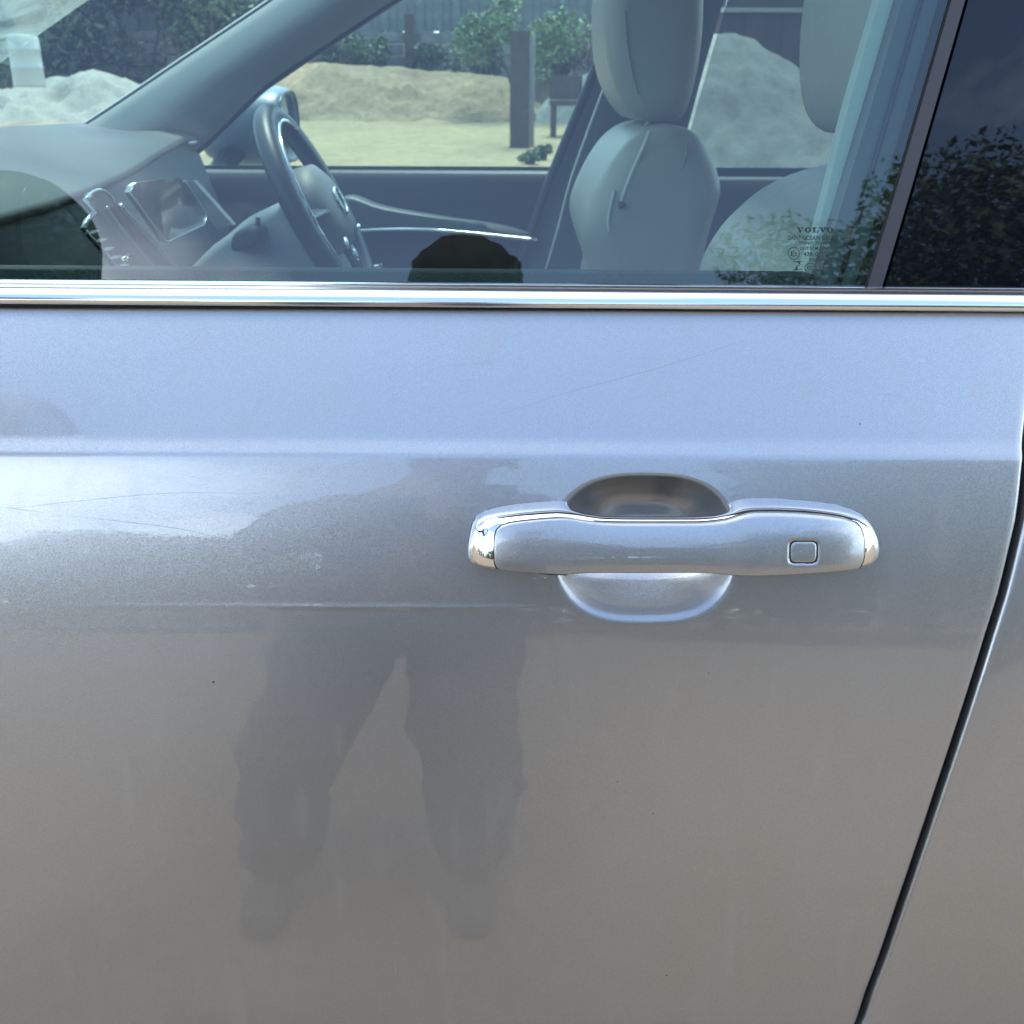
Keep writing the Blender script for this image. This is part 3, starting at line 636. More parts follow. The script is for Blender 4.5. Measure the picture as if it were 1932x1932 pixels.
# centre screen: black glass tablet standing proud of the dash, bright lower rim
def R1(x, y): return x * .20505, 283 + y * .20505
scp = [R1(1215, 330), R1(1260, 300), R1(1640, 250), R1(1690, 285), R1(1885, 570), R1(1890, 640), R1(1870, 690), R1(1540, 845), R1(1500, 830), R1(1190, 390)]
sw = [PX(u, v, -.475 + (v - 338) * .0002) for u, v in scp]
scr = C(poly_prism('centre_screen', sw, (-.006, 0, 0), SCREEN, car))
rim = np.array([sw[i] for i in (3, 4, 5, 6, 7, 8, 9, 0)]) + np.array([.001, 0, 0])
SATINB = mat('satin_rim', (.42, .44, .47), .3, 1.0)
t_ = tube('screen_rim', rim, .0013, SATINB, scr, 6); t_.matrix_parent_inverse = Matrix()
# tall air vent beside the screen
vent = C(poly_prism('air_vent', [PX(*R1(x, y), -.48 + (y - 400) * .00003) for x, y in [(775, 720), (870, 570), (790, 465), (830, 400), (920, 365), (1010, 420), (1100, 510), (1640, 1115), (1800, 1400), (1300, 1400), (1105, 1110)]], (-.005, 0, 0), PIANO, car))
SATINB = mat('satin_trim', (.42, .44, .47), .3, 1.0)
def vt(pts, r, m=SATINB):
    q = tube('vent_trim', np.array([PX(*R1(x, y), -.473 + (y - 400) * .00003) for x, y in pts]), r, m, vent, 8); q.matrix_parent_inverse = Matrix(); return q
vt([(775, 720), (1105, 1110), (1330, 1380)], .0016); vt(catmull([(975, 525), (1060, 650), (1230, 870), (1440, 1115), (1600, 1320)], 4), .0022); vt(catmull([(1100, 505), (1180, 610), (1330, 760), (1500, 960), (1640, 1110), (1800, 1300)], 4), .0038)
vt([(830, 425), (785, 465), (868, 572), (790, 665), (772, 722)], .003); vt(catmull([(790, 455), (860, 385), (940, 372), (1020, 430), (1050, 490)], 4), .002)
for k in range(7):
    x, y = 850 + k * 68, 770 + k * 78
    q = poly_prism('vent_louver', [PX(*R1(x + a, y + b), -.470 + (y - 400) * .00003) for a, b in [(0, 0), (55, -22), (70, -34), (74, -27), (60, -10), (6, 12)]], (-.01, 0, 0), GREYTRIM, vent); q.matrix_parent_inverse = Matrix()
q = tube('vent_thumbwheel', np.array([PX(*R1(x, y), -.462) for x, y in [(1120, 1025), (1150, 1005), (1185, 985)]]), .0045, CHROME, vent, 8); q.matrix_parent_inverse = Matrix()
# pale trim strip between screen and column, door end panel
stp = [(345, 345), (365, 341), (440, 425), (408, 432)]
C(poly_prism('dash_side_trim', [P(u, v, 1.22) for u, v in stp][::-1], (0, .02, 0), GREYTRIM, car))
# steering column cowl and lower dash in cream
C(slab('steering_column', [(p[0], p[2]) for p in [P(u, v, 1.2) for u, v in [(330, 560), (400, 470), (440, 438), (480, 405), (535, 378), (560, 360), (600, 400), (620, 470), (650, 560), (560, 640), (380, 640)]]], 1.14, 1.42, .03, mat('pale_column_cowl', (.33, .34, .34), .6, bump=(800, .2, .0005)), car, sub=3))
lev = C(slab('indicator_stalk', [(p[0], p[2]) for p in [P(u, v, 1.10) for u, v in [(437, 470), (442, 442), (462, 428), (480, 428), (492, 432), (494, 450), (480, 466), (455, 474)]]], 1.09, 1.16, .01, DARKTRIM, car, sub=4))
ctube('stalk_stem', np.array([P(486, 410, 1.12), P(487, 425, 1.12), P(486, 440, 1.12)]), .004, DARKTRIM, seg=8)
# steering wheel
wc = P(604, 398, 1.25); ang = R(26)
def wheel_pt(a, r, off=0): 
    e1 = np.array([0, 1, 0]); e2 = np.array([-math.sin(ang), 0, math.cos(ang)]); nn_ = np.array([math.cos(ang), 0, math.sin(ang)])
    return wc + r * (math.cos(a) * e1 + math.sin(a) * e2) + nn_ * off
swm = ctube('steering_wheel', np.array([wheel_pt(a, .168) for a in np.linspace(0, 2 * np.pi, 64, endpoint=False)]), .021, mat('wheel_leather', (.022, .026, .032), .42, bump=(600, .2, .0005)), seg=14, closed=True, flat=.85)
def sub(o): o.matrix_parent_inverse = Matrix(); return o
sub(tube('wheel_trim', np.array([wheel_pt(a, .153, .016) for a in np.linspace(R(60), R(260), 40)]), .0034, CHROME, swm, 8))
hubv = []
for k, (rr, off) in enumerate([(.085, -.03), (.092, .0), (.086, .022), (.06, .034), (.02, .038)]):
    hubv.append([wheel_pt(a, rr * (1 + .15 * math.cos(2 * a)), off) for a in np.linspace(0, 2 * np.pi, 28, endpoint=False)])
sub(grid('wheel_hub', np.array(hubv), mat('hub_cover', (.17, .175, .175), .55), swm, wrap=True, caps=True))
for a0 in (R(0), R(180), R(270)):
    sub(tube('wheel_spoke', np.array([wheel_pt(a0, r, .012 if r < .12 else .004) for r in (.07, .10, .14, .166)]), [.022, .017, .014, .013], mat('spoke_trim', (.07, .075, .08), .35), swm, 10, flat=.5))
for a in (R(215), R(235), R(325)):
    sub(tube('wheel_button_trim', np.array([wheel_pt(a, .095, .03), wheel_pt(a + .05, .105, .03), wheel_pt(a + .1, .11, .03)]), .004, CHROME, swm, 8))
sub(tube('hub_badge', np.array([wheel_pt(a, .022, .04) for a in np.linspace(0, 2 * np.pi, 20, endpoint=False)]), .003, CHROME, swm, 8, closed=True))

# ------------------------------------------------------------------ seats
def pxz(px, Y): return [(p[0], p[2]) for p in [P(u, v, Y) for u, v in px]]
def Z3(x, y): return 943.4 + x * .3125, y * .3125
ds = [Z3(*q) for q in [(860, 735), (750, 770), (650, 850), (560, 980), (490, 1120), (452, 1230), (447, 1330), (480, 1450), (530, 1600), (560, 1750), (1060, 1750), (1080, 1500), (1125, 1280), (1175, 1110), (1165, 1000), (1115, 880), (1040, 775), (940, 735)]]
dseat = C(slab('driver_seat', pxz(ds, 1.30), 1.02, 1.50, .05, CREAM, car, sub=4, k=9))
hp = [(1126, -30), (1121, 60), (1129, 130), (1145, 175), (1168, 210), (1192, 224), (1222, 226), (1254, 218), (1272, 175), (1286, 100), (1290, 20), (1286, -60), (1215, -95), (1150, -85)]
sub(slab('headrest', pxz(hp, 1.31), 1.08, 1.42, .045, CREAM, dseat, sub=4, k=8))
sub(tube('headrest_seam', np.array([P(u, v, 1.0795) for u, v in catmull([(1180, 20), (1184, 80), (1192, 130), (1204, 178)], 5)]), .0016, mat('seam_shadow', (.24, .22, .19), .7), dseat, 6))
for y in (1.17, 1.33): sub(tube('headrest_post', np.array([P(1232, 190, y), P(1228, 215, y), P(1224, 245, y)]), .0075, CHROME, dseat, 10))
sub(tube('seat_piping', np.array([P(u, v, 1.021) for u, v in catmull([Z3(*q) for q in [(905, 790), (870, 880), (820, 990), (770, 1110), (728, 1225)]], 5)]), .0032, CREAMTRIM, dseat, 8))
sub(tube('seat_piping', np.array([P(u, v, 1.021) for u, v in catmull([Z3(*q) for q in [(690, 1150), (668, 1250), (655, 1330), (660, 1400)]], 5)]), .0025, CREAMTRIM, dseat, 8))
sub(tube('seat_seam', np.array([P(u, v, 1.022) for u, v in catmull([Z3(*q) for q in [(1130, 850), (1120, 960), (1040, 1180), (950, 1400), (900, 1600)]], 5)]), .002, mat('seat_seam_thread', (.24, .22, .19), .7), dseat, 8))
sub(slab('seat_tag', pxz([(1166, 382), (1176, 380), (1178, 390), (1168, 393)], 1.015), 1.005, 1.03, .003, DARKTRIM, dseat, sub=2, k=2))
sub(slab('seat_cushion', [(-.42, .62), (-.30, .70), (.05, .68), (.20, .66), (.22, .55), (-.38, .52)], 1.0, 1.5, .05, CREAM, dseat))
# near passenger seat: backrest shoulder and headrest
ps = [(1315, 590), (1330, 500), (1362, 440), (1400, 398), (1450, 357), (1520, 325), (1610, 306), (1720, 304), (1800, 330), (1830, 420), (1800, 560), (1770, 760), (1400, 860), (1310, 720)]
pseat = C(slab('passenger_seat', pxz(ps, .60), .22, .70, .085, CREAM, car, sub=5, k=10))
ph = [(1532, -40), (1518, 60), (1517, 150), (1526, 205), (1545, 238), (1575, 252), (1640, 254), (1720, 250), (1760, 200), (1780, 100), (1780, -20), (1740, -110), (1620, -130), (1560, -110)]
sub(slab('headrest', pxz(ph, .56), .30, .62, .05, CREAM, pseat, sub=4, k=8))
for y in (.38, .54): sub(tube('headrest_post', np.array([P(1640, 230, y), P(1645, 270, y), P(1650, 330, y)]), .007, CHROME, pseat, 10))
sub(tube('seat_seam', np.array([P(u, v, .225) for u, v in catmull([(1588, 330), (1570, 380), (1556, 440), (1548, 500), (1545, 560)], 5)]), .002, GREYTRIM, pseat, 6))
sub(slab('seat_cushion', [(-.40, .62), (-.28, .70), (.10, .68), (.30, .66), (.30, .55), (-.36, .52)], .2, .72, .05, CREAM, pseat))
# rear bench and its backs
rbn = C(slab('rear_bench', [(.75, .60), (.85, .70), (1.25, .66), (1.42, 1.05), (1.55, 1.22), (1.68, 1.20), (1.6, .9), (1.45, .5), (.8, .5)], .25, 1.62, .06, CREAM, car))
C(slab('centre_console', [(-.62, .72), (-.45, .80), (-.1, .80), (.25, .86), (.3, .6), (-.6, .5)], .76, .98, .02, DARKTRIM, car))

# ------------------------------------------------------------------ mirrors
def mirror(name, cx, cy, cz, sy, lean, dark=False):
    """door mirror: flattened egg shell, glass on its rear face, arm to the door"""
    rows = []
    for k in range(15):
        a = math.pi * k / 14 if k < 14 else math.pi
        s = math.sin(a) ** .55 if 0 < a < math.pi else 0.0
    Lx = .15 if not dark else .21
    secs = [(-1.0, .03), (-.92, .45), (-.75, .72), (-.45, .91), (-.1, .99), (.35, 1.0), (.72, .98), (.9, .93), (1.0, .86), (1.0, .80), (.9, .78)]
    for s, f in secs:
        ring = []
        for t in np.linspace(0, 2 * np.pi, 36, endpoint=False):
            c, sn = math.cos(t), math.sin(t)
            yy = math.copysign(abs(c) ** .72, c) * .128 * f; zz_ = math.copysign(abs(sn) ** .72, sn) * .088 * f
            zz_ *= (1.0 + .12 * (yy * sy / .128)) ; ring.append((cx + s * Lx * .5, cy + yy, cz + zz_ - .012 * (s < 0) * abs(s)))
        rows.append(ring)
    o = cgrid(name, np.array(rows), mat('mirror_shell', (.10, .14, .17), .4) if dark else mat('mirror_lower_shell', (.035, .037, .036), .5), wrap=True, caps=False, flip=True)
    ring = [(p[0] + .001, p[1], p[2]) for p in rows[-1]]
    g = mesh('mirror_glass', np.array(ring), [list(range(len(ring)))], mat('mirror_silvering', (.36, .40, .43), .02, 1.0), o, smooth=False); sub(g)
    rr = np.array([(cx + .5 * Lx, p[1] * .99 + cy * .01, p[2]) for p in rows[-3]]); sub(tube('mirror_bezel', rr, .004, PIANO, o, 6, closed=True))
    ax = [(cx - .01, cy - sy * .10, cz - .06), (cx - .03, cy - sy * .18, cz - .10), (cx - .05, cy - sy * .28, cz - .14), (cx - .06, cy - sy * .42, cz - .18)]
    sub(tube('mirror_arm', np.array(ax), [.035, .03, .03, .032], PIANO, o, 12, flat=.6)); return o
mirror('wing_mirror', -.615, -.32, 1.34, -1, 0)
fm = P(462, 238, 2.0)
mirror('wing_mirror', fm[0], 2.0, fm[2], 1, 0, True)

# ------------------------------------------------------------------ wheels
def lathe(name, prof, c, m, parent, n=40):
    V = np.array([[(c[0] + r * math.cos(a), c[1] + y, c[2] + r * math.sin(a)) for a in np.linspace(0, 2 * np.pi, n, endpoint=False)] for r, y in prof])
    return grid(name, V, m, parent, wrap=True)
TYRE = mat('tyre_rubber', (.025, .025, .026), .85); ALLOY = mat('alloy', (.5, .5, .51), .3, 1.0)
for x in (-1.75, 1.28):
    for y, s in ((.10, 1), (1.78, -1)):
        wq = C(lathe('wheel', [(.22, 0), (.27, -.012 * s), (.33, -.01 * s), (.365, .02 * s), (.37, .10 * s), (.365, .2 * s), (.30, .22 * s)], (x, y, .37), TYRE, car))
        sub(lathe('wheel_rim', [(.225, .004 * s), (.21, .02 * s), (.19, .05 * s), (.07, .03 * s), (.05, .01 * s), (.001, .008 * s)], (x, y, .37), ALLOY, wq))
cgrid('sill', np.array([[(x, .07, .24), (x, .02, .20), (x, .05, .15), (x, .3, .15)] for x in np.linspace(-1.4, 1.0, 10)]), DARKTRIM)

# ================================================================== GROUND and yard
YFEN = 17.0; zf0 = P(900, 62, YFEN)[2]
def ground_h(x, y):
    s = np.clip((y - 2.3) / 4.2, 0, 1); s = s * s * (3 - 2 * s)
    h = .66 * s + np.clip(y - 6.5, 0, 8) * .042
    q = np.clip((y - 16.5) / .5, 0, 1); h = h + q * q * (3 - 2 * q) * (zf0 - .05 - 1.0)
    return h
axx = np.concatenate([[-600, -250, -120, -60, -35], np.linspace(-22, 22, 130), [35, 60, 120, 250, 600]])
ayy = np.concatenate([[-600, -250, -120, -70, -45], np.linspace(-30, 22, 150), [35, 60, 120, 250, 600]])
GX, GY = np.meshgrid(axx, ayy, indexing='ij'); GH = ground_h(GX, GY)
jit = np.array([[fbm(x * .9, y * .9, 1.3, 5) for y in ayy] for x in axx]); GH = GH + .03 * jit * (np.abs(GX) < 30)
def dirt_material(name, a, b, c, sc=1.0):
    m = bpy.data.materials.new(name); m.use_nodes = True; t = m.node_tree; bs = t.nodes['Principled BSDF']; bs.inputs['Roughness'].default_value = .95; bs.inputs['Specular IOR Level'].default_value = .15
    co = N(t, 'ShaderNodeTexCoord')
    n1 = N(t, 'ShaderNodeTexNoise'); n1.inputs['Scale'].default_value = 2.2 * sc; n1.inputs['Detail'].default_value = 9; n1.inputs['Roughness'].default_value = .7; t.links.new(co.outputs['Object'], n1.inputs['Vector'])
    n2 = N(t, 'ShaderNodeTexNoise'); n2.inputs['Scale'].default_value = 13 * sc; n2.inputs['Detail'].default_value = 6; n2.inputs['Roughness'].default_value = .75; t.links.new(co.outputs['Object'], n2.inputs['Vector'])
    m1 = N(t, 'ShaderNodeMapRange'); m1.inputs['From Min'].default_value = .35; m1.inputs['From Max'].default_value = .65; t.links.new(n1.outputs['Fac'], m1.inputs['Value'])
    x1 = N(t, 'ShaderNodeMix', data_type='RGBA'); x1.inputs['A'].default_value = (*a, 1); x1.inputs['B'].default_value = (*b, 1); t.links.new(m1.outputs[0], x1.inputs['Factor'])
    m2 = N(t, 'ShaderNodeMapRange'); m2.inputs['From Min'].default_value = .45; m2.inputs['From Max'].default_value = .75; m2.inputs['To Max'].default_value = .7; t.links.new(n2.outputs['Fac'], m2.inputs['Value'])
    x2 = N(t, 'ShaderNodeMix', data_type='RGBA'); t.links.new(x1.outputs['Result'], x2.inputs['A']); x2.inputs['B'].default_value = (*c, 1); t.links.new(m2.outputs[0], x2.inputs['Factor']); t.links.new(x2.outputs['Result'], bs.inputs['Base Color'])
    bp = N(t, 'ShaderNodeBump'); bp.inputs['Strength'].default_value = .7; bp.inputs['Distance'].default_value = .05; t.links.new(n2.outputs['Fac'], bp.inputs['Height']); t.links.new(bp.outputs[0], bs.inputs['Normal'])
    return m
DIRT = dirt_material('dry_dirt', (.212, .163, .114), (.18, .14, .10), (.105, .083, .06))
g = grid('ground', np.stack([GX, GY, GH], -1), DIRT); tag(g, 'dry tan dirt yard around the car', None, None, 'structure')

def heap(name, outline, ridge_y, front_y, back_y, mt, label, cat, amp=.10, seed=0, zoff=0):
    """outline: top edge as (x, z) at ridge_y; slopes down to the ground in front and behind"""
    xs = np.linspace(outline[0][0], outline[-1][0], 90); zt = np.interp(xs, [a for a, b in outline], [b for a, b in outline])
    V = []
    for x, z in zip(xs, zt):
        row = []
        for k in range(44):
            a = k / 43
            y = front_y + (back_y - front_y) * a; r = (ridge_y - front_y) / (back_y - front_y)
            s = a / r if a < r else (1 - a) / (1 - r); s = s ** .8
            fy = y + .35 * fbm(x * .8, seed, a, 3) * (1 - s)
            gz = float(ground_h(x, y)); n = fbm(x * 1.6 + seed, y * 1.6, seed, 5)
            row.append((x, fy, gz - .08 + (z - gz + .08) * s + (amp * n + .09 * fbm(x * 5, y * 5, seed + 4, 4)) * (.25 + .75 * s * (1 - s) * 4) * (0 if k in (0, 43) else 1)))
        V.append(row)
    o = grid(name, np.array(V), mt); tag(o, label, cat); return o
PALE = dirt_material('pale_sandy_ground', (.40, .295, .165), (.31, .23, .135), (.17, .125, .08), .6)
sx, sy = np.meshgrid(np.linspace(-9, 6, 90), np.linspace(3.5, 13.4, 60), indexing='ij')
sh_ = np.array([[.055 + .035 * fbm(a_ * 1.3, b_ * 1.3, 8, 4) for a_, b_ in zip(p_, q_)] for p_, q_ in zip(sx, sy)])
tag(grid('sandy_ground', np.stack([sx, sy, ground_h(sx, sy) + sh_], -1), PALE), 'pale spread sand between the car and the sand bank', None, None, 'structure')
SAND = dirt_material('damp_sand', (.38, .27, .165), (.25, .18, .115), (.085, .06, .04), .8)
GRAVEL = dirt_material('grey_gravel', (.34, .32, .27), (.28, .27, .24), (.18, .18, .17), 2.0)
ol = [(u, v) for u, v in [(380, 150), (440, 132), (500, 126), (560, 119), (620, 116), (690, 124), (760, 128), (812, 137), (870, 133), (930, 140), (985, 144), (1000, 190)]]
oln = [(P(u, v, 14.0)[0], P(u, v, 14.0)[2]) for u, v in ol]
heap('sand_pile', [(oln[0][0] - 1.2, 1.2)] + oln + [(oln[-1][0] + .5, 1.0)], 14.0, 12.3, 15.6, SAND, 'long low bank of tan sand seen through the far front window', 'sand pile', .10, 1)
ol = [(1010, 215), (1040, 180), (1075, 150), (1120, 132), (1180, 128), (1240, 170), (1280, 215)]
heap('rubble_pile', [(P(u, v, 12.4)[0], P(u, v, 12.4)[2]) for u, v in ol], 12.4, 11.4, 13.4, GRAVEL, 'pale heap of grey rubble behind the small dark bench', 'rubble pile', .12, 5)
ol = [(1150, 215), (1240, 110), (1330, 68), (1390, 60), (1430, 80), (1510, 133), (1600, 190), (1700, 260)]
heap('gravel_pile', [(P(u, v, 8.6)[0], P(u, v, 8.6)[2]) for u, v in ol], 8.6, 6.6, 10.2, GRAVEL, 'big pointed gravel heap seen through the far rear window', 'gravel pile', .08, 9)

# timber
def wood(name, a, b, sc=(3, 3, 3)): return mat(name, a, .85, var=(6, .9, b), bump=(30, .5, .01))
GREYWOOD = wood('weathered_paling', (.20, .20, .20), (.11, .115, .12)); DARKWOOD = wood('dark_post', (.10, .068, .055), (.06, .045, .04)); SLEEPER = wood('grey_sleeper', (.26, .25, .24), (.12, .11, .10)); PALEWOOD = wood('pale_stake', (.42, .40, .36), (.32, .3, .27))
def dup(o, parent=None):
    c = o.copy(); COL.objects.link(c)
    if parent is not None: c.parent = parent
    return c
YFEN = 17.0
zf0 = P(900, 62, YFEN)[2]; zf1 = zf0 + 1.5
fence = empty('paling_fence', (0, YFEN, zf0), 'weathered grey upright paling fence on top of the sleeper wall', 'fence')
def local(o, root): o.parent = root; return o
x0f, x1f = P(-250, 60, YFEN)[0], P(1330, 60, YFEN)[0]
pw = .135; n_p = int((x1f - x0f) / (pw + .004)); first = None
for k in range(n_p):
    if first is None:
        first = box('paling', (0, 0, .75), (pw, .018, 1.5), GREYWOOD, fence, bevel=.003); pcur = first
    else: pcur = dup(first, fence)
    pcur.location = (x0f + k * (pw + .004), rng.uniform(-.012, .012) + .02 * (k % 2), rng.uniform(-.05, .03)); pcur.rotation_euler = (0, rng.uniform(-.012, .012), 0)
for k in range(n_p - 1):
    pcur = dup(first, fence); pcur.location = (x0f + (k + .5) * (pw + .004), .045, rng.uniform(-.04, .02)); pcur.rotation_euler = (0, rng.uniform(-.008, .008), 0)
for z in (.35, 1.15): box('rail', ((x0f + x1f) / 2, .085, z), (x1f - x0f, .05, .09), GREYWOOD, fence)
wall = empty('sleeper_wall', (0, YFEN - .6, 0), 'grey stacked timber sleeper retaining wall below the fence', 'retaining wall')
zb0 = P(800, 150, YFEN - .6)[2]; nrow = 4; hrow = (zf0 - .02 - zb0) / nrow; sfirst = None; L = 2.4
for r_ in range(nrow):
    for k in range(int((x1f - x0f) / L) + 1):
        if sfirst is None: sfirst = scur = box('sleeper', (0, 0, 0), (L - .03, .12, hrow - .02), SLEEPER, wall, bevel=.012)
        else: scur = dup(sfirst, wall)
        scur.location = (x0f + (k + .5 * (r_ % 2)) * L, rng.uniform(-.03, .03), zb0 + (r_ + .5) * hrow); scur.rotation_euler = (0, 0, rng.uniform(-.006, .006))
up0 = None
for k, u in enumerate((440, 772, 1120, 1480)):
    p = P(u, 60, YFEN - .75)
    if up0 is None: up0 = upc = box('upright', (0, 0, 0), (.14, .10, zf0 + .12 - zb0 + .3), DARKWOOD, wall, bevel=.008)
    else: upc = dup(up0, wall)
    upc.location = (p[0], -.12, (zf0 + zb0) / 2)
# dark shade screen behind the gravel heap
yS = 11.5; zs_ = P(1450, 62, yS)[2]; xs0, xs1 = P(1265, 60, yS)[0], P(1900, 60, yS)[0]
scn = empty('dark_wall', ((xs0 + xs1) / 2, yS, 0), 'dark timber wall with a pale capping behind the gravel heap', 'wall'); bfirst = None
nb = 18
for k in range(nb):
    wdt = (xs1 - xs0) / nb
    if bfirst is None: bfirst = bc = box('board', (0, 0, (zs_ + .4) / 2), (wdt + .006, .04, zs_ - .4), DARKWOOD, scn, bevel=.004)
    else: bc = dup(bfirst, scn)
    bc.location = (-(xs1 - xs0) / 2 + (k + .5) * wdt, rng.uniform(-.004, .004) + .02 * (k % 2), .2)
box('capping', (0, -.01, zs_ + .215), (xs1 - xs0, .12, .045), PALEWOOD, scn, bevel=.005)
box('board_band', (0, .10, zs_ + .8), (xs1 - xs0, .05, 1.1), DARKWOOD, scn)
# dark post with pale stake beside
Yp = 9.0; pb = P(980, 276, Yp); pt = P(980, 57, Yp); wpx = (P(998, 200, Yp)[0] - P(961, 200, Yp)[0])
po = box('gate_post', (pb[0], Yp + .1, (pb[2] + pt[2]) / 2 - .1), (wpx, .2, pt[2] - pb[2] + .2), DARKWOOD, bevel=.012); tag(po, 'thick dark brown post standing in front of the sand bank', 'post')
st = P(1004, 200, Yp + .15); so = box('stake', (st[0], Yp + .25, (pb[2] + pt[2]) / 2 - .1), (.045, .05, pt[2] - pb[2] + .15), PALEWOOD, bevel=.005); tag(so, 'thin pale stake close beside the thick dark post', 'stake')
# small dark bench by the rubble
bY = 10.2; b0, b1 = P(1036, 250, bY), P(1098, 250, bY); zs0 = P(1060, 190, bY)[2]; bw = b1[0] - b0[0]; gz = float(ground_h(b0[0], bY))
bench = empty('bench', ((b0[0] + b1[0]) / 2, bY, gz), 'small dark bench in front of the pale rubble heap', 'bench')
box('seat', (0, 0, zs0 - gz - .02), (bw, .30, .05), DARKWOOD, bench, bevel=.006); lg = box('leg', (0, 0, 0), (.05, .05, zs0 - gz), DARKWOOD, bench); lg.location = (-bw / 2 + .04, -.1, (zs0 - gz) / 2)
for a, b in ((-1, 1), (1, -1), (1, 1)):
    q = dup(lg, bench); q.location = (a * (bw / 2 - .04), b * .1, (zs0 - gz) / 2)
bk = box('backrest', (0, .16, zs0 - gz + .12), (bw, .04, .22), DARKWOOD, bench, bevel=.006)

# ------------------------------------------------------------------ plants
def leafmat(name, a, b): 
    m = mat(name, a, .6, var=(2.5, 1.0, b)); return m
LEAFA = leafmat('leaf_green', (.055, .085, .035), (.10, .13, .05)); LEAFB = leafmat('dark_leaf', (.03, .05, .025), (.055, .075, .035)); LEAFC = leafmat('fresh_leaf', (.10, .16, .06), (.15, .20, .08)); BARK = wood('bark', (.10, .08, .06), (.06, .05, .04))
def leaf_cloud(name, clumps, n, size, m, parent, seed=0):
    r = np.random.default_rng(seed); V = []; F = []
    cl = np.array(clumps, float); wgt = cl[:, 3] ** 2; wgt = wgt / wgt.sum(); idx = r.choice(len(cl), n, p=wgt)
    d = r.normal(size=(n, 3)); d /= np.linalg.norm(d, axis=1)[:, None]; rad = r.random(n) ** .45
    c = cl[idx, :3] + d * (rad * cl[idx, 3])[:, None] * np.array([1, 1, .8])
    a = r.normal(size=(n, 3)); a /= np.linalg.norm(a, axis=1)[:, None]; b = np.cross(a, r.normal(size=(n, 3))); b /= np.linalg.norm(b, axis=1)[:, None]
    s = size * r.uniform(.6, 1.4, n)[:, None]; q = np.stack([c - a * s, c + b * s * .45, c + a * s, c - b * s * .45], 1).reshape(-1, 3)
    me = bpy.data.meshes.new(name); me.from_pydata(q.tolist(), [], (np.arange(n * 4).reshape(-1, 4)).tolist()); me.update()
    return link(name, me, m, parent)
def tree_mesh(seed, H, W_, n, m):
    r = np.random.default_rng(seed); root = bpy.data.objects.new('tree', None); COL.objects.link(root)
    tp = catmull([(0, 0, -.2), (r.uniform(-.1, .1), 0, H * .25), (r.uniform(-.2, .2), r.uniform(-.2, .2), H * .5), (r.uniform(-.2, .2), 0, H * .8)], 5)
    tr_ = tube('trunk', tp, np.linspace(.045 * H * .55, .01 * H, len(tp)), BARK, root, 8)
    cl = []
    for k in range(22):
        a = r.uniform(0, 2 * np.pi); q = r.uniform(.15, 1); h = H * r.uniform(.12, .95); rr = W_ * q * (1 - .55 * abs(h / H - .55) / .45)
        e = (rr * math.cos(a), rr * math.sin(a), h); cl.append((*e, W_ * r.uniform(.26, .46)))
        if k < 8: tube('limb', catmull([(0, 0, h * .55), (e[0] * .5, e[1] * .5, h * .8), e], 4), [.016 * H] * 4 + [.01 * H] * 3 + [.005 * H] * 2, BARK, root, 6)
    leaf_cloud('crown', cl, int(n * 4.6), .048, m, root, seed); return root
protos = [tree_mesh(11, 6.0, 2.3, 5200, LEAFB), tree_mesh(23, 5.0, 2.4, 4600, LEAFA), tree_mesh(37, 4.0, 2.2, 4200, LEAFB)]
def place_tree(k, x, y, s, rz, label, group=None, z=None):
    src = protos[k]
    if not src.get('used'): root = src; src['used'] = 1
    else:
        root = src.copy(); COL.objects.link(root)
        for ch in list(src.children): dup(ch, root)
    root.location = (x, y, float(ground_h(x, y)) if z is None else z); root.scale = (s, s, s); root.rotation_euler = (0, 0, rz)
    tag(root, label, 'tree', group); return root
# behind the photographer (mirrored in paint, glass and chrome)
HT_ = {0: 6.2, 1: 5.3, 2: 4.3}               # real heights of the three tree kinds
BT = [(0, 1480, 25.5, -12.5, .3, 'tall dark tree mirrored right of the photographer in the glass'), (1, 1900, 33, -12, 1.2, 'tallest spreading tree mirrored in the black pillar cover'), (0, 2150, 32, -12.5, 2.2, 'tall dark tree at the right end of the mirrored row'),
      (1, 1690, 27.5, -14, .7, 'broad green tree mirrored between two taller ones at right'), (2, 1330, 17, -16, 2.0, 'bushy tree mirrored just left of the tall dark tree'), (1, 1150, 18, -17, .5, 'medium green tree mirrored above the door handle'),
      (2, 960, 15, -16, .9, 'bushy tree mirrored directly behind the photographer'), (0, 760, 13, -18, 1.5, 'slim dark tree mirrored behind the left shoulder'), (1, 520, 11.5, -18, 2.5, 'green tree mirrored left of the photographer'),
      (2, 300, 13, -16, .1, 'round dark tree mirrored at left below the door crease'), (1, 130, 13, -16.5, 1.9, 'green tree mirrored beside the round dark one'), (1, 415, 12, -17, 3.3, 'leafy tree mirrored beside the left shoulder of the photographer'), (2, -60, 11, -16, 2.9, 'round tree mirrored at the left edge of the door'), (0, -300, 10, -18, 1.4, 'dark tree mirrored beyond the left edge of the door')]
for k_, u_, el_, y_, rz_, lb_ in BT:
    dist = abs(y_) + .65; x_ = (u_ - 966) / 1932 / .93 * dist
    place_tree(k_, x_, y_, (1.0 + math.hypot(dist - .6, x_ * .6) * math.tan(R(el_))) / HT_[k_], rz_, lb_)
# hedge line far behind
leafh = leaf_cloud('hedge', [(x, -24 + 1.5 * math.sin(x), 2.5 + .5 * fbm(x * .3, 2, 0, 3), 2.5) for x in np.arange(-60, 60, 1.5)] + [(x, -22.5, .6, 1.5) for x in np.arange(-40, 40, 1.2)], 30000, .2, LEAFB, None, 77); tag(leafh, 'long dark hedge line far behind the photographer', 'hedge', None, 'stuff')
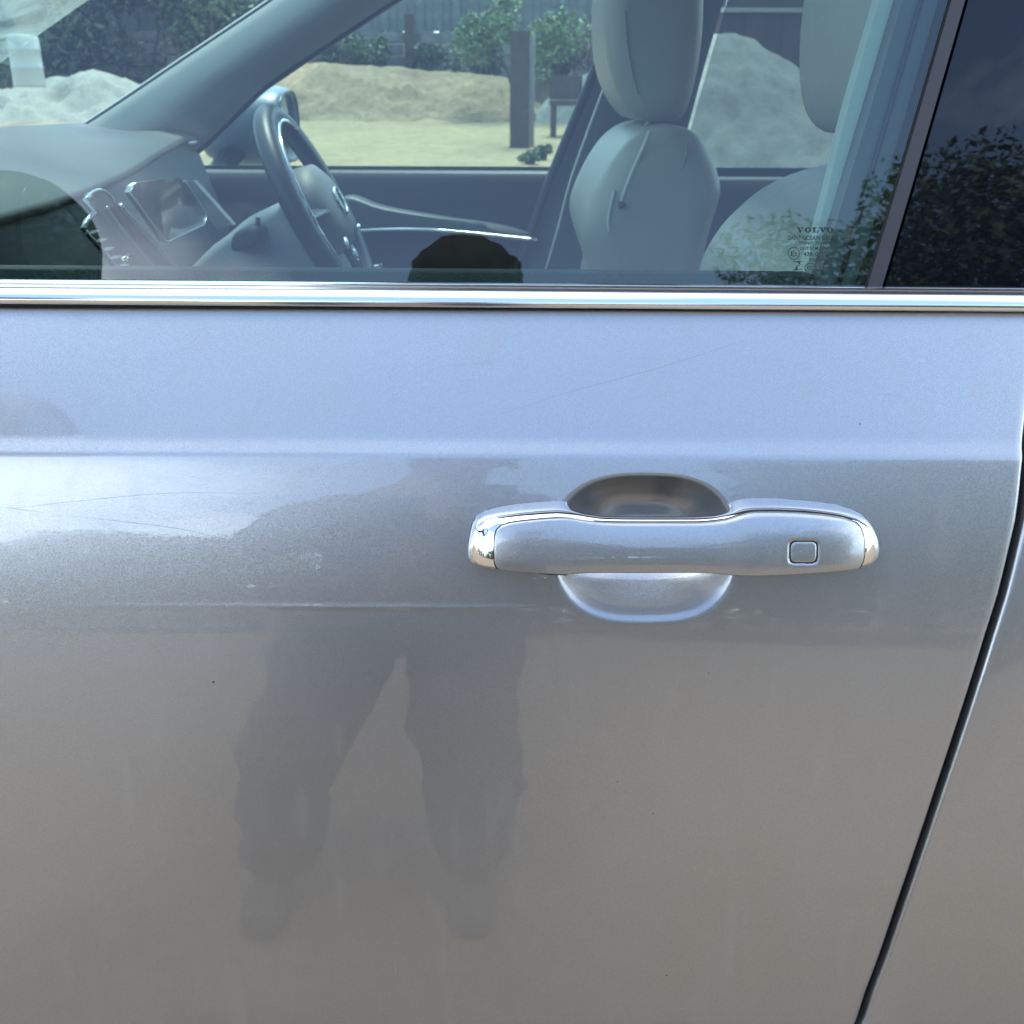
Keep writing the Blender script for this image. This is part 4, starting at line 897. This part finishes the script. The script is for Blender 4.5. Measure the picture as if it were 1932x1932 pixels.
# shrubs in the yard beyond the car
def shrub(px, Y, rad, m, label, n=900, seed=3, sz=.055):
    p = P(*px, Y); r = np.random.default_rng(seed); gz = p[2] - rad * .9
    root = empty('shrub', (p[0], Y, gz), label, 'shrub')
    cl = [(r.normal() * rad * .5, r.normal() * rad * .4, rad * .9 + r.normal() * rad * .35, rad * r.uniform(.35, .6)) for _ in range(9)]
    leaf_cloud('foliage', cl, int(n * 2.2), sz * .65, m, root, seed)
    for k in range(4): tube('stem', catmull([(0, 0, -.4), (cl[k][0] * .4, cl[k][1] * .4, rad * .4), cl[k][:3]], 4), .02, BARK, root, 6)
    return root
shrub((985, 70), 12.6, .62, LEAFC, 'bright green bush overhanging the dark post', 1500, 4)
shrub((690, 88), 15.8, .42, LEAFA, 'green weedy bush on the sleeper wall above the sand bank', 800, 5)
shrub((610, 108), 15.7, .40, LEAFB, 'dark low bush left of the weedy one on the sand bank', 700, 6)
shrub((905, 112), 15.6, .40, LEAFB, 'dark bush on the sand bank near the green one', 700, 8)
shrub((800, 112), 15.9, .35, LEAFB, 'small dark bush in the middle of the sand bank', 500, 9)
shrub((1065, 90), 14.2, .55, mat('dry_brush', (.13, .10, .08), .8, var=(4, .9, (.08, .065, .055))), 'brown dry brush heap to the right of the dark post', 1300, 10)
shrub((1000, 294), 7.4, .065, LEAFC, 'low tuft of weeds on the ground by the dark post', 260, 12, .03)
shrub((1022, 290), 7.9, .06, LEAFA, 'second weed tuft just right of the first', 220, 13, .03)
# seen through the windscreen
shrub((60, 60), 16, 1.3, LEAFA, 'large pale green bush seen through the windscreen', 2600, 21, .10)
shrub((250, 20), 16.5, 1.2, LEAFB, 'large dark bush right of the pale one through the windscreen', 2400, 22, .10)
shrub((400, 40), 16.0, .9, LEAFA, 'mid green bush beside the windscreen pillar', 1500, 23, .09)
ol = [(-260, 150), (-120, 120), (0, 165), (90, 150), (170, 130), (260, 150), (330, 170), (400, 185)]
heap('rubble_bank', [(P(u, v, 13.5)[0], P(u, v, 13.5)[2]) for u, v in ol], 13.5, 12.0, 15, dirt_material('pale_rubble', (.36, .34, .29), (.28, .27, .22), (.45, .43, .38), 2), 'pale rubble bank seen through the windscreen', 'rubble pile', .25, 31)
DRUM = mat('white_plastic_drum', (.42, .44, .42), .6)
d = P(48, 108, 12.0); do = grid('plastic_drum', np.array([[(d[0] + .62 * r * math.cos(a), 12 + .62 * r * math.sin(a), d[2] + .62 * z) for a in np.linspace(0, 2 * np.pi, 24, endpoint=False)] for r, z in [(.001, -.5), (.27, -.5), (.28, -.46), (.27, -.2), (.285, -.18), (.27, -.15), (.27, .1), (.285, .12), (.27, .15), (.27, .30), (.24, .36), (.12, .38), (.001, .38)]]), DRUM, wrap=True); tag(do, 'white plastic drum seen through the windscreen at far left', 'drum')
# ================================================================== photographer (seen mirrored in door and glass)
def skin(name, verts, edges, radii, m, parent=None, rootv=0, sub_=2):
    me = bpy.data.meshes.new(name); me.from_pydata([tuple(v) for v in verts], edges, []); me.update()
    o = link(name, me, m, parent); md = o.modifiers.new('skin', 'SKIN'); md.use_smooth_shade = True
    for i, r in enumerate(radii):
        sv_ = me.skin_vertices[0].data[i]; sv_.radius = r if isinstance(r, tuple) else (r, r); sv_.use_root = (i == rootv)
    sm_ = o.modifiers.new('sub', 'SUBSURF'); sm_.levels = sub_; sm_.render_levels = sub_
    return o
PX0, PY0 = -.18, -1.06
person = empty('person', (PX0, PY0, 0), 'person in dark clothes holding up a phone, mirrored in the car door', 'person')
def L(x, y, z): return (x - PX0, y - PY0, z)
SKIN = mat('skin_tone', (.19, .12, .09), .6); DENIM = mat('dark_trousers', (.035, .04, .052), .85, bump=(60, .4, .01)); JACKET = mat('dark_jacket', (.05, .055, .07), .85, bump=(40, .4, .01)); HAIR = mat('dark_hair', (.009, .009, .008), .7, bump=(200, .6, .006)); SHOE = mat('shoe_leather', (.04, .042, .048), .85)
# joints
pel = (-.18, -1.05, .93); chest = (-.17, -1.04, 1.22); nb_ = (-.15, -1.03, 1.31); nk = (-.12, -1.00, 1.40); hd = (-.088, -.965, 1.50); crown_ = (-.085, -.975, 1.58)
shl, shr = (-.36, -1.04, 1.285), (.03, -1.03, 1.30)
ell, elr = (-.43, -.92, 1.12), (.14, -.90, 1.13); wrl, wrr = (-.13, -.66, 1.20), (.10, -.66, 1.19)
hpl, hpr = (-.28, -1.05, .88), (-.09, -1.05, .88); knl, knr = (-.37, -1.02, .50), (-.07, -1.01, .50); anl, anr = (-.44, -1.06, .09), (-.07, -1.06, .09)
V_ = [pel, chest, nb_, nk, hd, crown_, shl, ell, wrl, shr, elr, wrr, hpl, knl, anl, hpr, knr, anr]
E_ = [(0, 1), (1, 2), (2, 3), (3, 4), (4, 5), (2, 6), (6, 7), (7, 8), (2, 9), (9, 10), (10, 11), (0, 12), (12, 13), (13, 14), (0, 15), (15, 16), (16, 17)]
skin('body', [L(*v) for v in V_], E_, [.13, .14, .09, .055, (.075, .092), (.062, .075), .065, .042, .028, .065, .042, .028, .09, .058, .042, .09, .058, .042], SKIN, person)
jv = [(-.18, -1.05, .86), (-.18, -1.045, 1.04), (-.17, -1.04, 1.18), (-.15, -1.03, 1.30), (-.13, -1.015, 1.37), shl, ((shl[0] + ell[0]) / 2 - .01, -.985, 1.19), ell, (-.29, -.79, 1.155), (-.125, -.655, 1.195), shr, ((shr[0] + elr[0]) / 2 + .01, -.97, 1.20), elr, (.125, -.78, 1.16), (.098, -.655, 1.185)]
skin('jacket', [L(*v) for v in jv], [(0, 1), (1, 2), (2, 3), (3, 4), (3, 5), (5, 6), (6, 7), (7, 8), (8, 9), (3, 10), (10, 11), (11, 12), (12, 13), (13, 14)], [(.20, .13), (.185, .13), (.185, .14), (.11, .10), .062, .078, .07, .062, .055, .046, .082, .07, .062, .055, .046], JACKET, person)
tv = [(-.18, -1.05, .92), hpl, (-.33, -1.03, .68), knl, (-.405, -1.04, .30), (-.435, -1.06, .12), hpr, (-.085, -1.03, .68), knr, (-.075, -1.04, .30), (-.07, -1.06, .12)]
skin('trousers', [L(*v) for v in tv], [(0, 1), (1, 2), (2, 3), (3, 4), (4, 5), (0, 6), (6, 7), (7, 8), (8, 9), (9, 10)], [(.15, .13), .125, .108, .095, .085, .08, .125, .108, .095, .085, .08], DENIM, person)
for o_ in person.children:
    if o_.name.startswith(('jacket', 'trousers')):
        tx_ = bpy.data.textures.new('cloth_folds', 'CLOUDS'); tx_.noise_scale = .11; tx_.noise_depth = 3
        dm_ = o_.modifiers.new('folds', 'DISPLACE'); dm_.texture = tx_; dm_.strength = .075; dm_.mid_level = .5; dm_.texture_coords = 'LOCAL'
for an in (anl, anr):
    skin('shoe', [L(an[0], an[1] - .06, .06), L(an[0], an[1] + .03, .05), L(an[0], an[1] + .14, .045), L(an[0], an[1], .13)], [(0, 1), (1, 2), (1, 3)], [.045, .05, .04, .045], SHOE, person, 1)
hb = bmesh.new(); bmesh.ops.create_icosphere(hb, subdivisions=4, radius=1)
for q in hb.verts:
    k = 1 + .09 * mnoise.fractal(q.co * 5, 1.0, 2.2, 6) + .10 * max(0, q.co.z - .8); c_ = q.co.copy(); q.co = Vector(L(-.087, -.975, 1.555)) + Vector((c_.x * .106 * k, c_.y * .108 * k, c_.z * .110 * k))
hm = bpy.data.meshes.new('hair'); hb.to_mesh(hm); hb.free(); hm.polygons.foreach_set('use_smooth', [True] * len(hm.polygons)); link('hair', hm, HAIR, person)
# face
for sx in (-.033, .033): 
    bmv = [L(-.087 + sx + .012 * math.cos(a) * math.cos(b), -.893 + .006 * math.sin(b), 1.50 + .008 * math.sin(a)) for a in np.linspace(0, 2 * np.pi, 10, endpoint=False) for b in (0,)]
    mesh('eye', bmv, [list(range(10))], mat('eye_dark', (.05, .04, .035), .3), person)
skin('nose', [L(-.087, -.888, 1.49), L(-.087, -.872, 1.455), L(-.087, -.88, 1.445)], [(0, 1), (1, 2)], [.010, .014, .010], SKIN, person, 1)
skin('mouth', [L(-.11, -.888, 1.42), L(-.087, -.882, 1.418), L(-.064, -.888, 1.42)], [(0, 1), (1, 2)], [.005, .007, .005], mat('lip', (.35, .16, .13), .5), person, 1)
for sx in (-.085, .085): skin('ear', [L(-.087 + sx, -.98, 1.50), L(-.087 + sx * 1.08, -.985, 1.475), L(-.087 + sx, -.975, 1.445)], [(0, 1), (1, 2)], [.012, .014, .009], SKIN, person, 1)
# phone just behind the lens, held level with it in both hands
pr = Matrix.Rotation(R(-PITCH), 3, 'X'); pc = Vector((-.028, -.605, 1.165))
phone = box('phone', pc, (.072, .008, .148), mat('phone_glass', (.03, .03, .035), .15, coat=1), bevel=.003, rot=pr); tag(phone, 'dark phone held up in both hands by the photographer', 'phone')
lens = mesh('lens', [tuple(pc + pr @ Vector((.0 + .008 * math.cos(a) * 1 + .015, .0055 + .002 * b, .05 + .008 * math.sin(a)))) for b in (0, 1) for a in np.linspace(0, 2 * np.pi, 16, endpoint=False)], [list(range(15, -1, -1)) if False else list(range(16, 32))[::-1]] + [[i, (i + 1) % 16, 16 + (i + 1) % 16, 16 + i] for i in range(16)], PIANO, phone)
for sgn, wr in ((-1, wrl), (1, wrr)):
    edge = Vector(pc) + pr @ Vector((sgn * .038, -.008, -.03)); w_ = Vector(wr); pal = (w_ + edge) / 2 + Vector((sgn * .012, -.02, -.01))
    skin('palm', [L(*w_), L(*pal), L(*(edge + Vector((sgn * .010, -.018, 0))))], [(0, 1), (1, 2)], [.026, (.034, .018), (.036, .016)], SKIN, person, 1)
    for k in range(4):
        b0 = edge + pr @ Vector((sgn * .014, -.012, .045 - .022 * k)); b1 = edge + pr @ Vector((sgn * .010, .020, .046 - .021 * k)); b2 = edge + pr @ Vector((-sgn * .014, .020, .045 - .020 * k)); b3 = edge + pr @ Vector((-sgn * (.030 - .004 * abs(k - 1)), .018, .043 - .020 * k))
        skin('finger', [L(*b0), L(*b1), L(*b2), L(*b3)], [(0, 1), (1, 2), (2, 3)], [.0095, .0088, .008, .007], SKIN, person, 0, 1)
    t0 = edge + pr @ Vector((sgn * .008, -.022, .0)); t1 = edge + pr @ Vector((-sgn * .010, -.022, .022)); t2 = edge + pr @ Vector((-sgn * .022, -.019, .040))
    skin('thumb', [L(*t0), L(*t1), L(*t2)], [(0, 1), (1, 2)], [.012, .0105, .0085], SKIN, person, 0, 1)
